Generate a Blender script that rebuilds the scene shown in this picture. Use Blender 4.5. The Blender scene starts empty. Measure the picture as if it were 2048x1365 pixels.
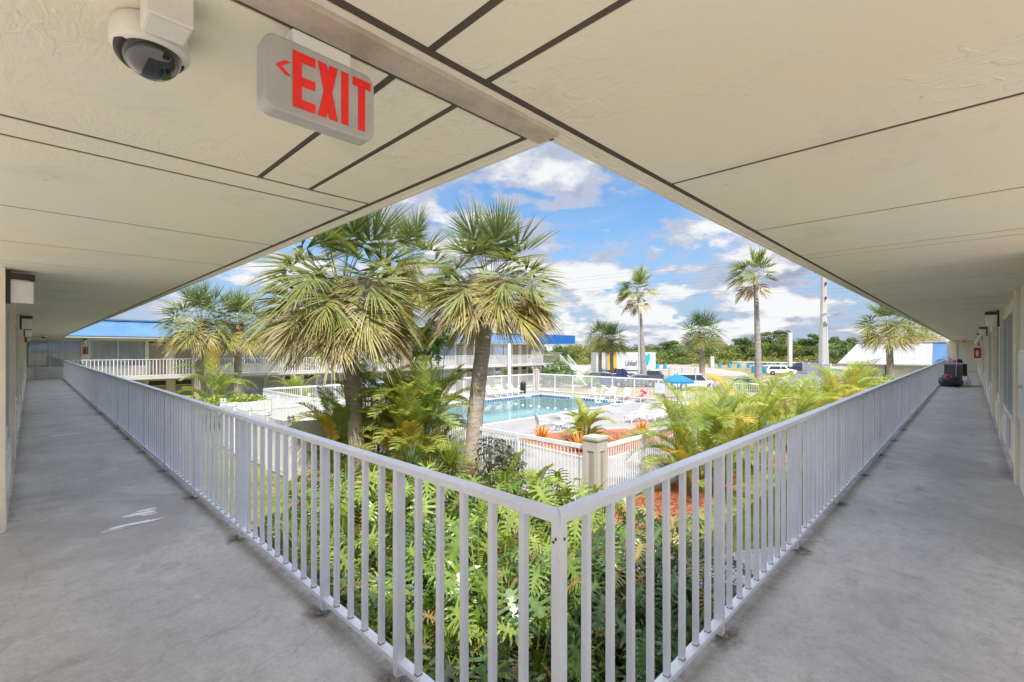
import bpy, math, random
from mathutils import Vector as V, Matrix
R=math.radians; PI=math.pi
sc=bpy.context.scene; COL=sc.collection
rng=random.Random(7)
FZ=2.715; CZ=5.09            # gallery floor and soffit heights above the courtyard ground

SUN_E=2.3; SKYTINT=(.50,.70,.84); EXPOSURE=1.33; CLT=.532
# ------------------------------------------------------------------ mesh helper
class MB:
    def __init__(s): s.v=[]; s.f=[]; s.c=[]
    def add(s,vs,fs,cs=None):
        b=len(s.v); s.v.extend([tuple(p) for p in vs]); s.f.extend([tuple(i+b for i in f) for f in fs])
        if cs is None: s.c.extend([(1,1,1)]*len(vs))
        elif len(cs)==3 and isinstance(cs[0],(int,float)): s.c.extend([tuple(cs)]*len(vs))
        else: s.c.extend([tuple(c) for c in cs])
    def box(s,x0,x1,y0,y1,z0,z1,M=None,c=None):
        x0,x1=min(x0,x1),max(x0,x1); y0,y1=min(y0,y1),max(y0,y1); z0,z1=min(z0,z1),max(z0,z1)
        vs=[(x,y,z) for z in (z0,z1) for y in (y0,y1) for x in (x0,x1)]
        if M: vs=[M(*p) for p in vs]
        s.add(vs,[(0,2,3,1),(4,5,7,6),(0,1,5,4),(2,6,7,3),(0,4,6,2),(1,3,7,5)],c)
    def obox(s,c,ux,uy,uz,col=None):   # centre and three half vectors
        c,ux,uy,uz=V(c),V(ux),V(uy),V(uz)
        vs=[c+ux*i+uy*j+uz*k for k in (-1,1) for j in (-1,1) for i in (-1,1)]
        s.add(vs,[(0,2,3,1),(4,5,7,6),(0,1,5,4),(2,6,7,3),(0,4,6,2),(1,3,7,5)],col)
    def beam(s,a,b,w,h=None,up=(0,0,1),col=None):
        a,b=V(a),V(b); d=(b-a); L=d.length; d.normalize(); sd=d.cross(V(up))
        if sd.length<1e-4: sd=d.cross(V((1,0,0)))
        sd.normalize(); u=sd.cross(d); s.obox((a+b)/2,d*L/2,sd*w/2,u*(h or w)/2,col)
    def tube(s,pts,rad,n=8,cap=True,col=None,jit=0):
        pts=[V(p) for p in pts]; m=len(pts)
        if not hasattr(rad,'__len__'): rad=[rad]*m
        vs=[];cs=[]; ref=None
        for i,p in enumerate(pts):
            t=(pts[min(i+1,m-1)]-pts[max(i-1,0)]).normalized()
            if ref is None: ref=t.orthogonal().normalized()
            ref=(ref-t*ref.dot(t)).normalized(); bt=t.cross(ref)
            for k in range(n):
                a=2*PI*k/n; r=rad[i]*(1+(rng.uniform(-jit,jit) if jit else 0))
                vs.append(p+ref*math.cos(a)*r+bt*math.sin(a)*r)
            if col and not isinstance(col[0],(int,float)): cs.extend([col[i]]*n)
        fs=[(i*n+k,i*n+(k+1)%n,(i+1)*n+(k+1)%n,(i+1)*n+k) for i in range(m-1) for k in range(n)]
        if cap: fs+= [tuple(range(n))[::-1],tuple(range((m-1)*n,m*n))]
        s.add(vs,fs,cs if cs else col)
    def lathe(s,prof,n=24,c=(0,0,0),ax=None,col=None):
        q=V((0,0,1)).rotation_difference(V(ax).normalized()) if ax else None
        vs=[]
        for r,z in prof:
            for k in range(n):
                p=V((r*math.cos(2*PI*k/n),r*math.sin(2*PI*k/n),z))
                if q: p=q@p
                vs.append(p+V(c))
        m=len(prof); fs=[(i*n+k,i*n+(k+1)%n,(i+1)*n+(k+1)%n,(i+1)*n+k) for i in range(m-1) for k in range(n)]
        fs+=[tuple(range(n))[::-1],tuple(range((m-1)*n,m*n))]
        s.add(vs,fs,col)
    def strip(s,cen,wd,cols,wv=None):  # ribbon: centres, half width vectors, colours
        vs=[];cs=[]
        for p,w,c in zip(cen,wd,cols): vs+= [p-w,p+w]; cs+=[c,c]
        s.add(vs,[(2*i,2*i+1,2*i+3,2*i+2) for i in range(len(cen)-1)],cs)
    def poly(s,pts,z0,z1,c=None):      # prism over a polygon (x,y)
        n=len(pts); vs=[(x,y,z0) for x,y in pts]+[(x,y,z1) for x,y in pts]
        s.add(vs,[tuple(range(n))[::-1],tuple(range(n,2*n))]+[(i,(i+1)%n,n+(i+1)%n,n+i) for i in range(n)],c)
    def build(s,name,mat,parent=None,smooth=False,bevel=0,loc=None,link=True):
        me=bpy.data.meshes.new(name); me.from_pydata(s.v,[],s.f); 
        at=me.color_attributes.new('tint','FLOAT_COLOR','POINT')
        fl=[]
        for c in s.c: fl.extend((c[0],c[1],c[2],1.0))
        at.data.foreach_set('color',fl)
        if smooth: me.polygons.foreach_set('use_smooth',[True]*len(me.polygons))
        me.update(); me.materials.append(mat)
        o=bpy.data.objects.new(name,me)
        if link: COL.objects.link(o)
        if parent: o.parent=parent
        if loc: o.location=loc
        if bevel:
            b=o.modifiers.new('bevel','BEVEL'); b.width=bevel; b.segments=2; b.limit_method='ANGLE'
        return o

def tag(o,label=None,cat=None,group=None,kind=None):
    if label: o['label']=label
    if cat: o['category']=cat
    if group: o['group']=group
    if kind: o['kind']=kind
    return o
def thing(name,label,cat,loc=(0,0,0),rz=0,group=None):
    o=bpy.data.objects.new(name,None); COL.objects.link(o); o.location=loc; o.rotation_euler=(0,0,rz)
    o.empty_display_size=.2
    return tag(o,label,cat,group)
def kids(o): return [c for c in bpy.data.objects if c.parent==o]
def dup(o,loc,rz=0,label=None,scale=None,parent=None,group=None):
    c=o.copy(); COL.objects.link(c)
    if parent: c.parent=parent
    else:
        c.location=loc; c.rotation_euler=(0,0,rz)
        if label: c['label']=label
        if group: c['group']=group
        if scale: c.scale=(scale,)*3 if not hasattr(scale,'__len__') else scale
    for k in kids(o): dup(k,None,parent=c)
    return c

# ------------------------------------------------------------------ materials
class NT:
    def __init__(s,nt): s.t=nt; s.N=nt.nodes; s.L=nt.links
    def n(s,typ,**kw):
        o=s.N.new(typ)
        for k,v in kw.items():
            if k.startswith('i_'): 
                key=k[2:].replace('_',' '); 
                if key.isdigit(): key=int(key)
                s.set(o.inputs[key],v)
            else: setattr(o,k,v)
        return o
    def set(s,inp,v):
        if isinstance(v,bpy.types.NodeSocket): s.L.new(v,inp)
        elif hasattr(v,'__len__') and len(v)==3 and inp.type=='RGBA': inp.default_value=(*v,1)
        else: inp.default_value=v
    def math(s,op,a,b=0,c=0,clamp=False):
        o=s.N.new('ShaderNodeMath'); o.operation=op; o.use_clamp=clamp
        s.set(o.inputs[0],a); s.set(o.inputs[1],b); s.set(o.inputs[2],c); return o.outputs[0]
    def vmath(s,op,a,b=(0,0,0)):
        o=s.N.new('ShaderNodeVectorMath'); o.operation=op; s.set(o.inputs[0],a); s.set(o.inputs[1],b)
        return o.outputs['Value'] if op in('DOT_PRODUCT','LENGTH','DISTANCE') else o.outputs[0]
    def mix(s,f,a,b,bt='MIX'):
        o=s.N.new('ShaderNodeMix'); o.data_type='RGBA'; o.blend_type=bt
        s.set(o.inputs[0],f); s.set(o.inputs[6],a); s.set(o.inputs[7],b); return o.outputs[2]
    def noise(s,vec,scale,detail=4,rough=.55,dist=0):
        o=s.n('ShaderNodeTexNoise'); s.L.new(vec,o.inputs['Vector']); o.inputs['Scale'].default_value=scale
        o.inputs['Detail'].default_value=detail; o.inputs['Roughness'].default_value=rough; o.inputs['Distortion'].default_value=dist
        return o.outputs['Fac']
    def ramp(s,f,a,b,ca=0.0,cb=1.0):
        o=s.n('ShaderNodeMapRange',clamp=True,interpolation_type='SMOOTHSTEP'); s.L.new(f,o.inputs[0])
        for i,v in zip((1,2,3,4),(a,b,ca,cb)): o.inputs[i].default_value=v
        return o.outputs[0]
def newmat(name):
    m=bpy.data.materials.new(name); m.use_nodes=True; m.node_tree.nodes.clear(); t=NT(m.node_tree)
    out=t.n('ShaderNodeOutputMaterial'); return m,t,out
def coords(t,space='Object',stretch=None,world=False):
    if world: v=t.n('ShaderNodeNewGeometry').outputs['Position']
    else: v=t.n('ShaderNodeTexCoord').outputs[space]
    if stretch:
        mp=t.n('ShaderNodeMapping'); t.L.new(v,mp.inputs[0]); mp.inputs['Scale'].default_value=stretch; v=mp.outputs[0]
    return v
def pm(name,col,rough=.6,var=.12,scale=4,bump=0,bscale=40,metal=0,spec=.4,stretch=None,bstretch=None,spots=None,tint=False,coat=0,world=True):
    """principled paint / stone / metal with two octaves of colour wear; spots=(colour,scale,threshold,amount)"""
    m,t,out=newmat(name); v=coords(t,world=world,stretch=stretch)
    n1=t.noise(v,scale,5,.6); f=t.ramp(n1,.3,.7)
    c=t.mix(f,tuple(x*(1-var) for x in col),tuple(min(1,x*(1+var)) for x in col))
    n2=t.noise(v,scale*9,3,.6); c=t.mix(t.ramp(n2,.35,.75,0,.5*var*2),c,tuple(x*.6 for x in col))
    if spots:
        sc_,ss,th,am=spots; n3=t.noise(v,ss,6,.65); c=t.mix(t.ramp(n3,th,th+.12,0,am),c,sc_)
    if tint:
        a=t.n('ShaderNodeAttribute',attribute_name='tint'); c=t.mix(1.0,c,a.outputs['Color'],'MULTIPLY')
    p=t.n('ShaderNodeBsdfPrincipled'); t.set(p.inputs['Base Color'],c); p.inputs['Metallic'].default_value=metal
    p.inputs['Specular IOR Level'].default_value=spec; p.inputs['Coat Weight'].default_value=coat
    t.set(p.inputs['Roughness'],t.ramp(n2,.2,.8,max(0,rough-.08),min(1,rough+.1)))
    if bump:
        vb=coords(t,world=world,stretch=bstretch) if bstretch else v
        b=t.n('ShaderNodeBump'); b.inputs['Strength'].default_value=min(1,bump); b.inputs['Distance'].default_value=.02
        t.L.new(t.noise(vb,bscale,6,.6),b.inputs['Height']); t.L.new(b.outputs[0],p.inputs['Normal'])
    t.L.new(p.outputs[0],out.inputs[0]); return m
def leafmat(name,rough=.45,tr=.3,spec=.35,tc=(1.5,1.35,.5)):
    m,t,out=newmat(name); a=t.n('ShaderNodeAttribute',attribute_name='tint'); v=coords(t,world=True)
    c=t.mix(t.ramp(t.noise(v,9,3),.3,.7),a.outputs['Color'],t.mix(1.0,a.outputs['Color'],(.72,.76,.7),'MULTIPLY'))
    p=t.n('ShaderNodeBsdfPrincipled'); t.set(p.inputs['Base Color'],c); p.inputs['Roughness'].default_value=rough
    p.inputs['Specular IOR Level'].default_value=spec
    tl=t.n('ShaderNodeBsdfTranslucent'); t.set(tl.inputs[0],t.mix(1.0,c,tc,'MULTIPLY'))
    mx=t.n('ShaderNodeMixShader'); mx.inputs[0].default_value=tr
    t.L.new(p.outputs[0],mx.inputs[1]); t.L.new(tl.outputs[0],mx.inputs[2]); t.L.new(mx.outputs[0],out.inputs[0]); return m
def glassmat(name,tint=(.8,.85,.88),tr=.7,rough=.02):
    m,t,out=newmat(name); g=t.n('ShaderNodeBsdfGlossy'); g.inputs['Roughness'].default_value=rough; g.inputs[0].default_value=(.9,.95,1,1)
    x=t.n('ShaderNodeBsdfTransparent'); t.set(x.inputs[0],tint)
    fr=t.n('ShaderNodeFresnel'); fr.inputs[0].default_value=1.45
    mx=t.n('ShaderNodeMixShader'); t.set(mx.inputs[0],t.math('MAXIMUM',t.math('MULTIPLY',fr.outputs[0],.75),1-tr)); t.L.new(x.outputs[0],mx.inputs[1]); t.L.new(g.outputs[0],mx.inputs[2])
    t.L.new(mx.outputs[0],out.inputs[0]); return m

# soffit: cream paint over rough skim coat, shallow trowel ridges and a few flakes
def soffitmat():
    m,t,out=newmat('cream soffit paint'); v=coords(t,world=True)
    st=t.n('ShaderNodeMapping'); t.L.new(v,st.inputs[0]); st.inputs['Scale'].default_value=(3.2,1.0,1); st.inputs['Rotation'].default_value=(0,0,.5)
    vs=st.outputs[0]
    c=t.mix(t.ramp(t.noise(v,1.1,3),.35,.65),(.765,.72,.58),(.735,.71,.615))
    c=t.mix(t.ramp(t.noise(v,.45,2),.45,.7,0,.6),c,(.75,.65,.515))
    c=t.mix(t.ramp(t.noise(v,1.9,6,.7,.6),.52,.70,0,.5),c,(.60,.56,.48)); c=t.mix(t.ramp(t.noise(vs,22,5,.7),.58,.75,0,.5),c,(.52,.47,.38))
    c=t.mix(t.ramp(t.noise(v,8,8,.75),.66,.72,0,.6),c,(.36,.32,.26))
    p=t.n('ShaderNodeBsdfPrincipled'); t.set(p.inputs['Base Color'],c); p.inputs['Roughness'].default_value=.5; p.inputs['Specular IOR Level'].default_value=.3
    h1=t.noise(vs,9,7,.62,1.2); h2=t.ramp(t.noise(v,14,4,.5,.8),.55,.62,0,.35)
    h=t.math('ADD',t.math('MULTIPLY',h1,1.0),h2)
    amt=t.ramp(t.noise(v,.7,3),.42,.68,.06,1.0)
    b=t.n('ShaderNodeBump'); b.inputs['Distance'].default_value=.012; t.set(b.inputs['Strength'],t.math('MULTIPLY',amt,.5)); t.L.new(h,b.inputs['Height']); t.L.new(b.outputs[0],p.inputs['Normal'])
    t.L.new(p.outputs[0],out.inputs[0]); return m
def floormat():
    m,t,out=newmat('worn gallery concrete'); v=coords(t,world=True)
    c=t.mix(t.ramp(t.noise(v,.9,6,.6),.32,.68),(.42,.412,.405),(.545,.535,.522))
    c=t.mix(t.ramp(t.noise(v,4,6,.7),.48,.7,0,.6),c,(.33,.32,.31)); c=t.mix(t.ramp(t.noise(v,14,6,.72),.45,.7,0,.5),c,(.37,.355,.345))
    c=t.mix(t.ramp(t.noise(v,26,5,.75),.46,.66,0,.35),c,(.60,.58,.56)); c=t.mix(t.ramp(t.noise(v,34,5,.75),.52,.70,0,.42),c,(.29,.28,.27))
    c=t.mix(t.ramp(t.noise(v,90,2,.6),.62,.75,0,.55),c,(.17,.165,.16))
    st=t.n('ShaderNodeMapping'); t.L.new(v,st.inputs[0]); st.inputs['Scale'].default_value=(1,1,1)
    c=t.mix(t.ramp(t.noise(v,.55,8,.7,1.2),.50,.66,0,.5),c,(.29,.28,.27)); c=t.mix(t.ramp(t.noise(v,2.6,8,.75,2.0),.50,.68,0,.45),c,(.33,.32,.31)); c=t.mix(t.ramp(t.noise(v,1.7,8,.72,.8),.60,.68,0,.5),c,(.62,.61,.60)); c=t.mix(t.ramp(t.noise(v,9,7,.8,.5),.64,.70,0,.55),c,(.20,.195,.19))
    # hairline cracks
    vo=t.n('ShaderNodeTexVoronoi',feature='DISTANCE_TO_EDGE'); vo.inputs['Scale'].default_value=.21
    wv=t.vmath('ADD',v,t.vmath('SCALE',v,(0,0,0))); nz=t.n('ShaderNodeTexNoise'); t.L.new(v,nz.inputs['Vector']); nz.inputs['Scale'].default_value=2.5; nz.inputs['Detail'].default_value=5
    ad=t.vmath('ADD',v,t.vmath('MULTIPLY',nz.outputs['Color'],(.5,.5,.5))); t.L.new(ad,vo.inputs['Vector'])
    c=t.mix(t.ramp(vo.outputs['Distance'],.0004,.0016,.22,0),c,(.13,.125,.12))
    p=t.n('ShaderNodeBsdfPrincipled'); t.set(p.inputs['Base Color'],c); p.inputs['Specular IOR Level'].default_value=.35
    t.set(p.inputs['Roughness'],t.ramp(t.noise(v,3,4),.3,.7,.42,.68))
    b=t.n('ShaderNodeBump'); b.inputs['Distance'].default_value=.006; b.inputs['Strength'].default_value=.5; t.L.new(t.noise(v,60,5,.7),b.inputs['Height']); t.L.new(b.outputs[0],p.inputs['Normal'])
    t.L.new(p.outputs[0],out.inputs[0]); return m

M_soffit=soffitmat(); M_floor=floormat()
M_batten=pm('grimy batten paint',(.42,.37,.305),.6,.2,6,.15,30)
M_groove=pm('dark groove backing',(.085,.07,.055),.9,.1)
M_wall=pm('tan wall paint',(.80,.74,.61),.65,.06,2,.25,80)
M_trim=pm('pale trim paint',(.70,.67,.58),.5,.06,3,.05,60)
M_frame=pm('white aluminium frame',(.72,.72,.70),.4,.06,4)
M_dframe=pm('dark bronze frame',(.06,.05,.045),.4,.1,4)
M_door=pm('taupe door paint',(.36,.31,.25),.45,.05,3)
M_rail=pm('powder white railing paint',(.67,.70,.77),.36,.06,3,.06,80,spots=((.34,.31,.27),26,.665,.5))
M_white=pm('white vinyl',(.66,.66,.65),.4,.04,2)
M_whitep=pm('white fence paint',(.78,.78,.77),.42,.06,3)
M_pillar=pm('beige stucco',(.50,.45,.37),.7,.06,2,.4,90)
M_pillard=pm('grey stucco panel',(.33,.30,.25),.8,.08,2,.5,90)
M_blue=pm('blue metal roof paint',(.075,.18,.33),.4,.07,1.2,spec=.4,spots=((.10,.215,.37),.6,.5,.6))
M_blue2=pm('bright blue fascia paint',(.012,.13,.40),.45,.06,1)
M_roofw=pm('white ribbed metal roof',(.46,.47,.50),.4,.05,1.5,spots=((.44,.46,.5),3,.6,.4))
M_curtain=pm('pale curtain',(.80,.80,.82),.8,.06,3,stretch=(6,6,.2))
M_glass=glassmat('window glass',(.93,.95,.97),.94)
M_dark=pm('dark void',(.03,.03,.03),.6,.1)
M_black=pm('black plastic',(.02,.02,.022),.35,.2,6)
M_steel=pm('stainless steel',(.6,.61,.62),.25,.05,5,metal=1)
M_red=pm('red enamel',(.55,.03,.03),.4,.08,6)
M_exitred=pm('exit red plastic',(.80,.025,.02),.4,.06,30)
M_signgrey=pm('aged white sign plastic',(.40,.395,.39),.45,.10,8,spots=((.20,.18,.14),13,.60,.7))
M_camwhite=pm('off white camera plastic',(.68,.66,.60),.4,.05,10)
M_diff=pm('opal ribbed diffuser',(.93,.925,.90),.35,.04,4)
M_lawn=pm('dry lawn',(.20,.205,.055),.9,.25,.8,.6,60,spots=((.33,.26,.11),1.6,.5,.75))
M_mulch=pm('red bark mulch',(.40,.16,.085),.9,.35,6,1.0,70,spots=((.20,.065,.035),30,.55,.7))
M_mulchd=pm('brown bark mulch',(.20,.085,.05),.9,.4,6,1.0,60,spots=((.34,.22,.14),26,.6,.6))
M_path=pm('pale concrete path',(.40,.38,.35),.8,.1,1.5,.3,60)
M_deck=pm('pool deck concrete',(.31,.295,.275),.75,.1,.5,.2,50,spots=((.25,.24,.225),2.2,.56,.5))
M_coping=pm('pale coping',(.55,.53,.49),.6,.06,2)
M_asphalt=pm('grey asphalt',(.17,.17,.18),.85,.12,.3,.2,40)
M_sand=pm('sandy lot',(.34,.31,.27),.95,.16,.12,.3,6,spots=((.36,.31,.17),.25,.5,.8))
M_drygrass=pm('dry verge grass',(.27,.22,.09),.95,.25,.25,.5,12,spots=((.24,.23,.08),.9,.52,.7))
M_trunk=pm('grey palm trunk',(.43,.36,.29),.9,.25,4,1.0,22,stretch=(1,1,3.6),spots=((.20,.155,.12),9,.56,.75),tint=True)
M_trunkg=pm('smooth grey trunk',(.33,.30,.27),.85,.2,1.4,.5,10,stretch=(1,1,2.5))
M_bark=pm('brown bark',(.14,.10,.07),.9,.3,5,.6,20)
M_palm=leafmat('palm frond',.42,.28); M_areca=leafmat('feather frond',.42,.42); M_leaf=leafmat('soft leaf',.4,.34); M_gloss=leafmat('glossy leaf',.30,.30,.5)
M_dead=leafmat('dry frond',.8,.15,.1,(1,.95,.8)); M_tree=leafmat('distant tree leaf',.7,.2,.15)
M_stalk=leafmat('flower stalk',.8,.1,.1,(1,1,1))
M_resin=pm('white resin furniture',(.70,.68,.62),.45,.05,4)
M_ubl=pm('blue canvas',(.012,.18,.38),.7,.06,3)
M_tyre=pm('tyre rubber',(.025,.025,.025),.8,.1); M_rim=pm('alloy wheel',(.5,.5,.52),.3,.05,metal=.8)
M_cglass=pm('car glass',(.03,.04,.05),.06,.1,spec=.8)
M_paint=[pm('car paint '+n,c,.25,.03,2,coat=1,spec=.5) for n,c in (('white',(.75,.75,.75)),('black',(.03,.033,.04)),('navy',(.03,.05,.14)),('grey',(.09,.10,.12)),('silver',(.5,.52,.54)))]
M_barrel=pm('blue plastic barrel',(.03,.30,.48),.45,.12,3)
M_concrete=pm('grey concrete pole',(.45,.44,.42),.8,.1,.7,.2,15,stretch=(1,1,.3))
M_box=pm('white trailer panel',(.55,.56,.57),.4,.05,.6)
M_navy=pm('navy lettering',(.02,.03,.12),.5,.05); M_teal=pm('teal emblem',(.03,.42,.55),.5,.05); M_yel=pm('yellow panel',(.72,.42,.06),.5,.08)
M_pink=pm('pink towel',(.80,.16,.38),.9,.1,8); M_skin=pm('skin',(.60,.33,.22),.5,.05,8); M_hair=pm('hair',(.10,.05,.03),.6,.1); M_cloth=pm('red patterned swimsuit',(.55,.06,.07),.7,.4,30)
M_bag=pm('black bin bag film',(.025,.027,.032),.22,.2,8,.9,14,spec=.6)
M_cart=pm('dark grey cart plastic',(.13,.13,.15),.5,.08,6); M_cartg=pm('light grey cart tray',(.5,.52,.54),.5,.06,6)
M_solar=pm('grey cap',(.35,.36,.38),.4,.1)

def decalmat(name,col,sc_=14):
    # dirt, damp and dark bands lying on a surface: opacity follows the mark's own mesh, broken up by noise
    m,t,out=newmat(name); a=t.n('ShaderNodeAttribute',attribute_name='tint'); v=coords(t,world=True); sp=t.n('ShaderNodeSeparateColor'); t.L.new(a.outputs['Color'],sp.inputs[0])
    f=t.math('MULTIPLY',sp.outputs[0],t.ramp(t.noise(v,sc_,6,.7),.25,.75,.15,1.0))
    p=t.n('ShaderNodeBsdfDiffuse'); t.set(p.inputs[0],col); x=t.n('ShaderNodeBsdfTransparent'); mx=t.n('ShaderNodeMixShader'); t.L.new(f,mx.inputs[0]); t.L.new(x.outputs[0],mx.inputs[1]); t.L.new(p.outputs[0],mx.inputs[2]); t.L.new(mx.outputs[0],out.inputs[0]); return m
M_grimeband=decalmat('floor grime and bands',(.12,.105,.09)); M_rust=decalmat('rust bleed',(.20,.10,.05),30); M_damp=decalmat('damp concrete',(.13,.125,.12),3)
def stain(m,cx,cy,z,rx,ry,a,g,n=18):
    rows=[(0,0,a)]; vs=[(cx,cy,z)]; cs=[(a,a,a)]
    for ring,al in ((.5,a*.8),(1,0)):
        for k in range(n):
            q=1+g.uniform(-.25,.25); vs.append((cx+math.cos(2*PI*k/n)*rx*ring*q,cy+math.sin(2*PI*k/n)*ry*ring*q,z)); cs.append((al,al,al))
    m.add(vs,[(0,1+k,1+(k+1)%n) for k in range(n)]+[(1+k,1+n+k,1+n+(k+1)%n,1+(k+1)%n) for k in range(n)],cs)
def band(m,a,b,w,z,al,g,step=.25):
    a,b=V((*a,z)),V((*b,z)); d=(b-a); L=d.length; d.normalize(); s=V((*w,0)); k=int(L/step); vs=[];cs=[]
    for i in range(k+1):
        p=a+d*L*i/k; q=g.uniform(.6,1.3); vs+= [p,p+s*.35*q,p+s*q]; x=al*g.uniform(.6,1); cs+= [(x,x,x),(x*.5,)*3,(0,0,0)]
    m.add(vs,[(3*i+j,3*i+j+1,3*i+j+4,3*i+j+3) for i in range(k) for j in (0,1)],cs)
# ------------------------------------------------------------------ camera
cam=bpy.data.cameras.new('camera'); co=bpy.data.objects.new('camera',cam); COL.objects.link(co); sc.camera=co
YAW=math.atan(916/939)
co.location=(0,0,4.35); co.rotation_euler=(R(90),0,YAW-R(90)); cam.sensor_width=36; cam.lens=939/2048*36; cam.shift_y=18/2048
cam.clip_end=3000; cam.clip_start=.02

# ------------------------------------------------------------------ sky and sun
SUND=V((.46,.643,-1.0)).normalized(); EL=math.asin(-SUND.z); AZ=math.atan2(-SUND.x,-SUND.y)
sl=bpy.data.lights.new('sun','SUN'); sl.energy=SUN_E; sl.angle=R(.5); sl.color=(1,.95,.88)
so=bpy.data.objects.new('sun',sl); COL.objects.link(so); so.rotation_euler=SUND.to_track_quat('-Z','Y').to_euler(); so.location=(0,-20,40)
def make_world():
    w=bpy.data.worlds.new('World'); sc.world=w; w.use_nodes=True; t=NT(w.node_tree); t.N.clear()
    out=t.n('ShaderNodeOutputWorld'); bg=t.n('ShaderNodeBackground'); bg.inputs[1].default_value=.1
    sk=t.n('ShaderNodeTexSky',sky_type='NISHITA'); sk.sun_disc=False; sk.sun_elevation=EL; sk.sun_rotation=AZ
    sk.altitude=0; sk.air_density=1.1; sk.dust_density=.6; sk.ozone_density=2.2
    d=t.n('ShaderNodeTexCoord').outputs['Generated']; sp=t.n('ShaderNodeSeparateXYZ'); t.L.new(d,sp.inputs[0]); z=t.math('MAXIMUM',sp.outputs[2],0.0)
    # cumulus: noise over direction, finer towards the horizon
    k=t.math('DIVIDE',1.0,t.math('ADD',z,.30))
    cv=t.n('ShaderNodeCombineXYZ'); t.set(cv.inputs[0],t.math('MULTIPLY',sp.outputs[0],k)); t.set(cv.inputs[1],t.math('MULTIPLY',sp.outputs[1],k)); t.set(cv.inputs[2],t.math('MULTIPLY',z,2.0))
    p=t.vmath('ADD',cv.outputs[0],(6.4,2.2,4.1))
    def dens(v):
        big=t.noise(v,1.35,2,.5); fine=t.noise(v,3.3,9,.60)
        w=t.vmath('ADD',v,t.vmath('MULTIPLY',t.n('ShaderNodeTexNoise',i_Scale=2.6,i_Vector=v,i_Detail=4.0).outputs['Color'],(.28,.28,.28)))
        bl=None
        for sc_,k_ in ((3.4,.17),(9.0,.09)):
            vo=t.n('ShaderNodeTexVoronoi',feature='F1'); t.L.new(w,vo.inputs['Vector']); vo.inputs['Scale'].default_value=sc_
            e=t.math('MULTIPLY',t.math('SUBTRACT',.55,vo.outputs['Distance']),k_); bl=e if bl is None else t.math('ADD',bl,e)
        return t.math('ADD',bl,t.math('ADD',t.math('MULTIPLY',big,.52),t.math('MULTIPLY',fine,.66)))
    n=dens(p)
    # open blue patch high in the middle of the view
    bd=V((math.cos(YAW-.13)*.93,math.sin(YAW-.13)*.93,.36)).normalized()
    ax=t.vmath('DOT_PRODUCT',d,tuple(bd)); n=t.math('SUBTRACT',n,t.ramp(ax,.975,.997,0,.055))
    n2=dens(t.vmath('ADD',p,(-.02,-.05,.23)))
    cl=t.ramp(n,CLT-.01,CLT+.06); th=t.ramp(n,CLT+.03,CLT+.17)
    lit=t.ramp(t.math('SUBTRACT',n,n2),-.06,.105)
    shade=t.mix(th,(2.5,2.75,3.4),(1.75,2.0,2.7)); col=t.mix(lit,shade,(4.5,4.5,4.5))
    skc=t.mix(1.0,sk.outputs[0],SKYTINT,'MULTIPLY')
    hz=t.ramp(z,0,.34,.80,0); skc=t.mix(hz,skc,(1.75,2.1,3.05))
    wisp=t.ramp(t.noise(p,2.2,6,.6,.6),.46,.75,0,.52); skc=t.mix(wisp,skc,(2.5,2.8,3.5))
    c=t.mix(t.math('MULTIPLY',cl,.95),skc,col)
    ov=t.ramp(sp.outputs[2],.46,.8); c=t.mix(1.0,c,(.86,.86,.86),'MULTIPLY'); c=t.mix(ov,c,t.mix(1.0,c,(3.3,3.3,3.5),'MULTIPLY'))  # sky above the view brightened to add light on floors and soffit
    below=t.ramp(sp.outputs[2],-.006,0.0); c=t.mix(below,(1.2,1.15,1.0),c)
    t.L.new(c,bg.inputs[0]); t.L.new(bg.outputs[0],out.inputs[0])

# ================================================================== the motel wings
XR,YR=1.26,1.00         # inner faces of the two railings
LEND,REND=37.7,50.4     # far walls of the left and right galleries
wing=thing('motel_building','motel wing with open upper gallery and cream soffit overhead','building')
def bricks(name,mat,boxes,parent,**k):
    m=MB()
    for b in boxes: m.box(*b)
    return m.build(name,mat,parent,**k)
# gallery floors (one L-shaped slab) and the ground-floor walls beneath
m=MB(); m.poly([(-.62,-.75),(50.4,-.75),(50.4,1.10),(1.36,1.10),(1.36,36.3),(-.62,36.3)],FZ-.16,FZ); m.build('gallery_floor',M_floor,wing)
bricks('ground_floor_wall',M_wall,[(-.75,-.55,1.2,36.2,0,FZ-.162),(1.2,50.3,-.75,-.55,0,FZ-.162)],wing)
# soffit panels with open joints, dark backing above
xs=[-3,.69,.88,2.0,3.15,4.22,4.42,5.60,6.70,7.95,8.15,9.4,10.6,11.8,12.0,13.2,14.4,15.6,15.8,17,18.2,19.4,20.6,21.8,23,24.2,25.4,26.6,27.8,29,30.2,31.4,32.6,33.8,35,36.2,37.4,38.6,39.8,41,42.2,43.4,44.6,45.8,47,48.2,49.4,50.4]
ys=[1.11,2.185,2.38,3.54,4.68,5.72,5.95,7.13,8.2,9.4,9.6,10.8,12,13.2,14.4,15.6,16.8,18,19.2,20.4,21.6,22.8,24,25.2,26.4,27.6,28.8,30,31.2,32.4,33.6,34.8,36.2]
m=MB(); G=.012
for a,b in zip(xs,xs[1:]): m.box(a+G,b-G,-2.3,.960-G,CZ,CZ+.004)
m.box(-3,50.4,.966+G,.998,CZ-.001,CZ+.004); m.box(1.252,50.4,1.0,1.03,CZ-.002,CZ+.03)
for a,b in zip(ys,ys[1:]):
    if a==1.11:
        for c,d in ((-2.2,.685),(.685,.90),(.90,1.205)): m.box(c+G,d-G,a+G,b-G,CZ,CZ+.004)
    else: m.box(-2.2,1.203-G,a+G,b-G,CZ,CZ+.004)
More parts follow.
